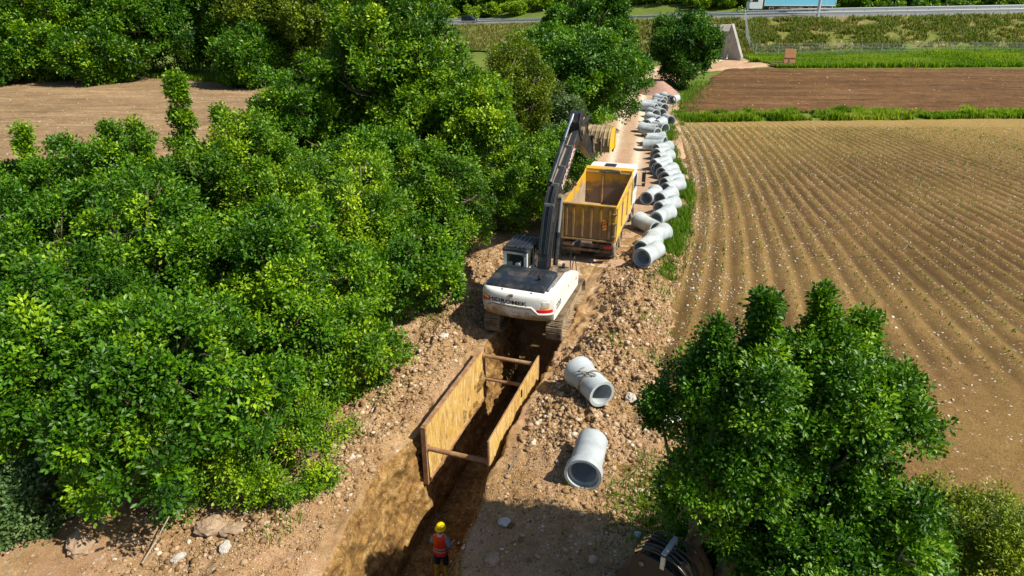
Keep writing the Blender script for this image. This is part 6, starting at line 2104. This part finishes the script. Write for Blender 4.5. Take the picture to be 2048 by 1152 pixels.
# ------------------------------------------------------------------ second excavator arm reaching into the bottom edge
def make_arm():
    root = empty('excavator', (2.95, 9.62, 0.0), math.radians(-127), 'second excavator, only its black arm knuckle with looping hoses showing at the bottom edge', 'excavator')
    K = Vector((0, 0.25, 2.25))
    bm_ = MB()
    ctr = [(-0.9, 0.3), (-0.8, 0.9), (-0.6, 1.5), (-0.3, 1.95), (K.y, K.z)]
    up, lo = beam(bm_, ctr, [0.6, 0.62, 0.6, 0.52, 0.34], -0.20, 0.20)
    boom = bm_.build('boom', M['arm'], root, 0.025)
    pl = MB()
    for sx in (-1, 1):
        pl.prism([(-0.62, 1.40), (-0.60, 2.25), (-0.42, 2.46), (-0.05, 2.45), (0.30, 2.30), (0.42, 2.05), (0.30, 1.75), (0.0, 1.45)], sx * 0.25 - 0.022, sx * 0.25 + 0.022)
    pl.build('side_plate', M['arm'], boom, 0.012)
    pn = MB(); pn.cyl((-0.31, 0.18, 2.08), (0.31, 0.18, 2.08), 0.085, n=20); pn.cyl((-0.30, -0.38, 2.2), (0.30, -0.38, 2.2), 0.05, n=16); pn.build('pin', M['dust_black'], boom, smooth=True)
    st = MB()
    st.prism([(0.0, 1.95), (0.08, 2.25), (0.32, 2.2), (0.75, 1.2), (1.0, 0.42), (0.85, 0.36), (0.5, 1.0), (0.15, 1.7)], -0.17, 0.17)
    stick = st.build('stick', M['black'], root, 0.02)
    bk = MB()
    prof = [(0.95, 0.55), (1.25, 0.60), (1.45, 0.40), (1.42, 0.15), (1.15, 0.02), (0.75, 0.03), (0.72, 0.06), (1.12, 0.08), (1.36, 0.2), (1.37, 0.38), (1.22, 0.53), (0.95, 0.49)]
    bk.prism(prof, -0.4, 0.4)
    bk.build('bucket', M['bucket'], root)
    hs = MB()
    for k, x in enumerate((-0.20, -0.08, 0.06, 0.18)):
        hs.tube(curve_pts([(x, -0.62, 2.05), (x, -0.55, 2.36), (x, -0.38, 2.52 + 0.03 * (k % 2)), (x + 0.02, 0.0, 2.55 + 0.03 * k), (x + 0.03, 0.42, 2.40), (x + 0.02, 0.60, 2.05), (x, 0.52, 1.6)], 6), 0.026, 9)
    hs.build('hoses', M['hose'], boom, smooth=True)
    ft = MB()
    for k, x in enumerate((-0.20, -0.08, 0.06, 0.18)): ft.tube([(x, -0.56, 2.34), (x, -0.42, 2.50)], 0.036, 10)
    ft.build('hose_fitting', M['chrome'], boom, smooth=True)
    cl = MB(); cl.box(-0.28, 0.28, -0.02, 0.07, 2.60, 2.69); cl.box(-0.28, -0.22, -0.02, 0.07, 2.3, 2.598); cl.box(0.22, 0.28, -0.02, 0.07, 2.3, 2.598); cl.build('hose_clamp', M['galv'], boom, 0.012)
    gd = MB()
    for x in (-0.285, 0.285):
        gd.tube(curve_pts([(x, -0.46, 2.40), (x, -0.30, 2.62), (x, 0.25, 2.62), (x, 0.62, 2.3), (x, 0.66, 1.85)], 6), 0.02, 8)
    gd.build('hose_guard', M['black'], boom, smooth=True)
    cyl = MB(); cyl.cyl((0, 0.34, 2.42), (0, 0.62, 1.85), 0.09, n=16); cyl.build('bucket_cylinder', M['rust'], stick, smooth=True)
    ct = MB()
    ct.box(-0.7, 0.7, -1.5, -0.3, 0.05, 0.45); ct.build('base', M['track'], root, 0.05)


make_arm()

# ------------------------------------------------------------------ small things lying about
def gz(x, y):
    s_, t_ = xy2st(x, y)
    return float(ground_h(np.array([s_]), np.array([t_]))[0])


def litter():
    c = at(1275, 1071, 0.1)
    mb = MB(); Mx = Matrix.Translation((c.x, c.y, gz(c.x, c.y) + 0.06)) @ Matrix.Rotation(1.2, 4, 'Y') @ Matrix.Rotation(0.5, 4, 'X')
    mb.lathe([(0.055, -0.07), (0.07, -0.065), (0.072, 0.06), (0.06, 0.075), (0.03, 0.075)], 18, Mx)
    tag(mb.build('tin_can', M['cyan'], None, smooth=True), 'crushed blue and yellow can on the shaded ground near the excavator arm', 'can')
    c = at(1346, 806, 0.1)
    mb = MB(); Mx = Matrix.Translation((c.x, c.y, gz(c.x, c.y) + 0.10)) @ Matrix.Rotation(0.5, 4, 'X')
    mb.tube([Mx @ Vector((0.10 * math.cos(a), 0.10 * math.sin(a), 0)) for a in [2 * math.pi * k / 20 for k in range(20)]], 0.04, 8, closed=True)
    tag(mb.build('rubber_ring', M['orange'], None, smooth=True), 'orange ring lying on the ground at the left edge of the right foreground tree', 'ring')
    for (px, py, w, h, lb) in ((1350, 838, 0.42, 0.36, 'larger crumpled white sheet half hidden under the right foreground tree'), (1330, 825, 0.26, 0.18, 'smaller crumpled white sheet left of the larger one by the foreground tree')):
        c = at(px, py, 0.1)
        n = 16
        U_, V_ = np.meshgrid(np.linspace(-1, 1, n), np.linspace(-1, 1, n), indexing='ij')
        r = 0.75 + 0.5 * vnoise(U_ * 2 + px, V_ * 2, seed=4)
        X = c.x + U_ * w * r; Y = c.y + V_ * h * r
        Z = gz(c.x, c.y) + 0.06 + 0.28 * fbm(U_ * 2.2 + px, V_ * 2.2, seed=5, octv=3)
        tag(grid_obj('white_sheet', np.stack([X, Y, Z], -1), M['plastic_white'], smooth=False), lb, 'sheet')
    for (a, b, r, lb, mt) in (((1342, 1030), (1384, 1088), 0.045, 'weathered grey wooden post lying at the foot of the right foreground trees', 'wood'),
                              ((1300, 796), (1318, 785), 0.03, 'short grey stick right of the roped pipe', 'wood'),
                              ((283, 1124), (345, 1056), 0.022, 'bare pale branch sticking out of the hedge at the bottom left', 'wood'),
                              ((640, 800), (700, 770), 0.02, 'bare brown branch sticking out of the hedge above the steel panels', 'wood'),
                              ((420, 1028), (470, 1018), 0.02, 'dry twig under the low light green bush', 'wood')):
        p0, p1 = at(*a, 0.15), at(*b, 0.15)
        p0.z = gz(p0.x, p0.y) + r + 0.02; p1.z = gz(p1.x, p1.y) + r + 0.02
        up = 0.5 if 'hedge' in lb else 0.0
        mb = MB(); mb.tube([p0, p0.lerp(p1, 0.4) + Vector((0.03, 0.02, 0.02 + up * 0.4)), p1 + Vector((0, 0, up))], [r * 1.2, r, r * 0.7], 7)
        tag(mb.build('stick' if r < 0.04 else 'wooden_post', M[mt], None, smooth=True), lb, 'stick' if r < 0.04 else 'post')


litter()


def make_heap():
    c = at(1321, 190, 0.0)
    n, m = 30, 56
    r = np.linspace(0, 1, n)[:, None]; a = np.linspace(0, 2 * np.pi, m)[None, :]
    R = 2.35 * (1 + 0.12 * (fbm(np.cos(a) * 1.5 + 3, np.sin(a) * 1.5 + 3, seed=14, octv=3) - 0.5))
    X = c.x + r * R * 1.05 * np.cos(a); Y = c.y + 1.2 + r * R * np.sin(a)
    Z = 1.72 * (1 - r) ** 0.92 * (1 - 0.12 * np.exp(-(r / 0.15) ** 2)) + 0.12 * (fbm(X * 1.6, Y * 1.6, seed=15, octv=4) - 0.5) * 2 * (1 - r * 0.3) - 0.12
    tag(grid_obj('earth_heap', np.stack([X, Y, Z], -1), M['heap'], {'rut': np.zeros(X.shape)}), 'cone shaped reddish gravel heap on the road behind the pipe row', 'heap')


make_heap()


# ------------------------------------------------------------------ along the highway
def guardrail(off, z, lb, i0, i1):
    ii = list(range(i0, i1, 2))
    root = empty('guardrail', tuple(hw_pt(ii[len(ii) // 2], off)), 0, lb, 'guardrail', 'steel guardrails of the highway')
    o0 = Vector(root.location)
    mb = MB()
    for (sgn) in (-1,):
        rings = []
        for i in ii:
            p = hw_pt(i, off) - o0
            nn = Vector((hw_n[i, 0], hw_n[i, 1], 0))
            prof = [(0.0, 0.46), (-0.08, 0.52), (-0.08, 0.58), (0.0, 0.61), (-0.08, 0.66), (-0.08, 0.72), (0.0, 0.78), (0.03, 0.78), (0.03, 0.46)]
            rings.append([p + nn * a + Vector((0, 0, b)) for a, b in prof])
        mb.loft(rings)
    mb.build('rail', M['galv'], root)
    # posts about every four metres where the picture shows them
    last = None; pm = None; cnt = 0
    for i in range(i0, i1):
        p = hw_pt(i, off + 0.08)
        if abs(p.x) > 0.80 * p.y + 4: continue
        if last is not None and (p - last).length < 4.0: continue
        last = p; cnt += 1
        if cnt > 95: break
        if pm is None:
            q = MB(); q.box(-0.05, 0.05, -0.04, 0.04, -0.3, 0.74)
            pm = q.build('post', M['galv'], root); po = pm
        else:
            po = pm.copy(); COL.objects.link(po); po.parent = root
        po.location = p - o0


guardrail(0.35, 0, 'steel guardrail along the near edge of the highway', 60, NH - 30)
guardrail(11.6, 0, 'steel guardrail along the middle of the highway, behind the dark van', 60, NH - 30)


def hw_find(px, off, z=0.0):
    """index along the highway seen at picture column px at this offset"""
    best, bi = 1e9, 0
    for i in range(NH):
        p = hw_pt(i, off)
        zc = p.y * CS - (p.z - CAM_H) * SN
        if zc < 5: continue
        q = 1024 + F_PX * p.x / zc
        if abs(q - px) < best: best, bi = abs(q - px), i
    return bi


def hw_heading(i):
    return math.atan2(-hw_t[i, 0], hw_t[i, 1])       # local +y runs along the highway to the right


def make_van():
    i = hw_find(942, 6.0)
    p = hw_pt(i, 6.0)
    root = empty('van', tuple(p), hw_heading(i), 'small dark van driving to the right on the highway', 'van')
    b = MB()
    prof = [(-2.2, 0.35), (-2.25, 1.0), (-2.15, 1.80), (0.75, 1.82), (1.55, 1.15), (2.15, 1.0), (2.25, 0.7), (2.2, 0.35)]
    b.prism(prof, -0.86, 0.86)
    body = b.build('body', M['navy'], root, 0.07)
    w = MB(); w.prism([(0.78, 1.78), (1.50, 1.18), (1.53, 1.18), (0.83, 1.80)], -0.74, 0.74); w.build('windscreen', M['glass'], body)
    for sx in (-1, 1):
        w = MB(); w.prism([(-1.9, 1.2), (1.2, 1.2), (0.7, 1.68), (-1.9, 1.68)], sx * 0.862 - 0.006, sx * 0.862 + 0.006); w.build('side_window', M['glass'], body)
        l = MB(); l.box(sx * 0.62 - 0.16, sx * 0.62 + 0.16, 2.18, 2.27, 0.78, 0.94); l.build('headlight', M['plate'], body)
        for y in (-1.45, 1.45): wheel(root, sx * 0.78, y, 0.33, 0.2)


def make_lorry():
    i = hw_find(1577, 19.0)
    p = hw_pt(i, 17.6)
    root = empty('lorry', tuple(p), hw_heading(i) + math.pi, 'white cabbed articulated lorry with blue curtain trailer on the far side of the highway', 'lorry')
    c = MB()
    c.prism([(6.0, 0.45), (8.5, 0.45), (8.65, 1.2), (8.45, 2.9), (7.9, 3.75), (6.0, 3.85)], -1.22, 1.22)
    cab = c.build('cab', M['lorry_white'], root, 0.08)
    for sx in (-1, 1):
        w = MB(); w.prism([(6.95, 1.75), (8.35, 1.75), (8.15, 2.65), (7.15, 2.65), (6.95, 2.4)], sx * 1.22 - 0.008, sx * 1.22 + 0.008); w.build('side_window', M['glass'], cab)
        m = MB(); m.box(sx * 1.4 - 0.12, sx * 1.4 + 0.12, 8.2, 8.35, 1.9, 2.7); m.build('mirror', M['lorry_white'], cab, 0.03)
        for y in (7.4, 4.2): wheel(root, sx * 1.05, y, 0.5, 0.3)
        for y in (-6.0, -4.7, -3.4): wheel(root, sx * 1.05, y, 0.5, 0.3)
    w = MB(); w.prism([(8.60, 1.75), (8.46, 2.8), (8.44, 2.8), (8.58, 1.75)], -1.1, 1.1); w.build('windscreen', M['glass'], cab)
    t = MB(); t.box(-1.24, 1.24, -8.2, 5.6, 1.25, 3.95)
    tr = t.build('trailer', M['curtain'], root, 0.02)
    f = MB()
    f.box(-1.26, 1.26, -8.25, 5.65, 1.06, 1.245); f.box(-1.27, 1.27, -8.28, -8.202, 1.25, 4.0); f.box(-1.262, 1.262, -6.3, -6.2, 1.25, 4.0)
    f.box(-1.27, 1.27, 5.602, 5.68, 1.25, 4.0); f.box(-1.262, 1.262, -8.2, 5.6, 3.952, 4.02)
    f.build('trailer_frame', M['lorry_white'], tr)
    u = MB(); u.box(-0.9, 0.9, -7.5, 5.0, 0.75, 1.05); u.box(-1.2, 1.2, -2.2, 2.8, 0.45, 1.0); u.build('underframe', M['dust_black'], root)


make_van()
make_lorry()


def make_sign_post():
    b = at(1632, 50, 3.4)
    root = empty('sign_mast', tuple(b), 0.12, 'grey steel mast on a concrete footing at the top of the embankment', 'mast')
    m = MB(); m.tube([(0, 0, 0.9), (0, 0, 7.9)], [0.30, 0.26], 14); m.box(-0.5, 0.5, -0.5, 0.5, 0.86, 0.95)
    m.build('pole', M['galv'], root, smooth=False)
    f = MB()
    f.box(-1.6, 1.6, -1.0, 1.2, -0.6, 0.85)
    f.prism([(-3.1, -0.7), (-1.61, 0.55), (-1.61, -0.7)], -0.5, 0.9, ax='y'); f.prism([(3.1, -0.7), (1.61, 0.55), (1.61, -0.7)], -0.5, 0.9, ax='y')
    f.build('footing', M['concrete_old'], root, 0.04)
    bd = MB(); bd.box(-3.6, 3.6, -0.34, -0.27, 7.0, 10.2); bd.build('board', M['galv'], root, 0.02)


make_sign_post()


def make_underpass():
    # concrete mouth of the culvert under the highway
    p = at(1424, 118, 0.0)
    root = empty('underpass', (p.x, p.y, 0), math.radians(14), 'concrete underpass mouth in the embankment with a sloping wing wall', 'underpass')
    zt = 4.9
    w = MB()
    w.box(-3.4, -2.9, 0.0, 9.0, -0.6, zt - 0.3); w.box(2.0, 2.5, 0.0, 9.0, -0.6, zt - 0.3); w.box(-2.9, 2.0, 0.0, 9.0, 3.9, zt - 0.3)
    w.box(-3.6, 2.7, -0.2, -0.003, zt - 0.9, zt + 0.1)
    w.build('portal', M['concrete_old'], root, 0.03)
    v = MB()
    v.loft([[Vector((2.52, -0.2, -0.6)), Vector((2.95, -0.2, -0.6)), Vector((2.95, -0.2, zt + 0.2)), Vector((2.52, -0.2, zt + 0.2))],
            [Vector((3.3, -2.6, -0.6)), Vector((3.8, -2.6, -0.6)), Vector((3.75, -2.6, 0.5)), Vector((3.35, -2.6, 0.5))]])
    v.build('wing_wall', M['concrete_old'], root, 0.03)
    v = MB()
    v.loft([[Vector((-3.95, -0.2, -0.6)), Vector((-3.52, -0.2, -0.6)), Vector((-3.52, -0.2, zt + 0.1)), Vector((-3.95, -0.2, zt + 0.1))],
            [Vector((-5.1, -2.6, -0.6)), Vector((-4.5, -2.6, -0.6)), Vector((-4.6, -2.6, 0.5)), Vector((-5.0, -2.6, 0.5))]])
    v.build('wing_wall', M['concrete_old'], root, 0.03)
    d = MB(); d.box(-2.9, 2.0, 8.8, 9.0, -0.6, 3.9); d.build('bore_shade_wall', M['dust_black'], root)  # black end wall added to stand in for the darkness inside the underpass


make_underpass()


def make_chute():
    a, b = at(1690, 40, 4.2), at(1667, 97, 0.5)
    root = empty('drain_chute', tuple(b), 0, 'stepped concrete drainage chute running down the embankment', 'chute')
    d = a - b
    n = 14
    mb = MB()
    sd = Vector((d.y, -d.x, 0)).normalized()
    for k in range(n):
        p = d * (k / n)
        q = d * ((k + 0.80) / n)
        up = Vector((0, 0, 0.35))
        mb.loft([[p - sd * 0.5 - up * 1.5, p + sd * 0.5 - up * 1.5, p + sd * 0.5 + up, p - sd * 0.5 + up], [q - sd * 0.5 - up * 1.5, q + sd * 0.5 - up * 1.5, q + sd * 0.5 + up * 0.9, q - sd * 0.5 + up * 0.9]])
    mb.build('steps', M['concrete_old'], root)
    s = MB()
    for e in (-1, 1):
        s.loft([[sd * e * 0.60 - Vector((0, 0, .4)), sd * e * 0.52 - Vector((0, 0, .4)), sd * e * 0.52 + Vector((0, 0, .5)), sd * e * 0.60 + Vector((0, 0, .5))],
                [d + sd * e * 0.60 - Vector((0, 0, .4)), d + sd * e * 0.52 - Vector((0, 0, .4)), d + sd * e * 0.52 + Vector((0, 0, .5)), d + sd * e * 0.60 + Vector((0, 0, .5))]])
    s.build('side_kerb', M['concrete_old'], root)


make_chute()


def make_steel_box():
    p = at(1577, 131, 0.0)
    root = empty('steel_panel', tuple(p), math.radians(-12), 'orange rusty steel shoring panel propped upright in the meadow by the path', 'steel panel')
    m = MB(); m.box(-0.70, 0.80, 0.0, 0.2, 0.0, 2.3, Matrix.Rotation(math.radians(-12), 4, 'X')); pn = m.build('panel', M['rust_orange'], root, 0.02)
    f = MB(); f.box(-0.85, 1.05, -0.06, -0.004, 1.0, 1.12, Matrix.Rotation(math.radians(-12), 4, 'X')); f.box(0.0, 0.12, -0.05, -0.004, 0.0, 0.995, Matrix.Rotation(math.radians(-12), 4, 'X')); f.build('rib', M['rust'], pn)
    s = MB(); s.box(-2.6, 0.4, -1.0, -0.85, 0.0, 0.35); s.box(-2.5, -0.8, 0.1, 0.25, 0.0, 0.5); s.box(-0.5, 0.6, -1.2, -1.05, 0.05, 0.2); s.build('skid', M['rust'], root, 0.02)


make_steel_box()


def make_fence():
    pts = [at(px, py, z) for px, py, z in ((1488, 40, 4.2), (1492, 75, 2.2), (1497, 105, 0.2), (1510, 113, 0.05), (1600, 112, 0.1), (1760, 112, 0.1), (1900, 111, 0.2), (2048, 110, 0.3), (2300, 108, 0.4))]
    root = empty('wire_fence', tuple(pts[4]), 0, 'grey wire mesh fence climbing the embankment and running along its foot', 'fence')
    o0 = Vector(root.location)
    P = []
    for i in range(len(pts) - 1):
        n = max(1, int((pts[i + 1] - pts[i]).length / 3.0))
        P += [pts[i].lerp(pts[i + 1], k / n) for k in range(n)]
    P.append(pts[-1])
    pm = None
    for p in P[:95]:
        if pm is None:
            q = MB(); q.tube([(0, 0, -0.3), (0, 0, 2.0)], 0.045, 6); pm = q.build('post', M['galv'], root); o = pm
        else:
            o = pm.copy(); COL.objects.link(o); o.parent = root
        o.location = p - o0
    w = MB()
    for h in np.arange(0.15, 1.95, 0.22):
        w.tube([p - o0 + Vector((0, 0, h)) for p in P], 0.012, 4)
    w.build('wire_mesh', M['galv'], root)


make_fence()
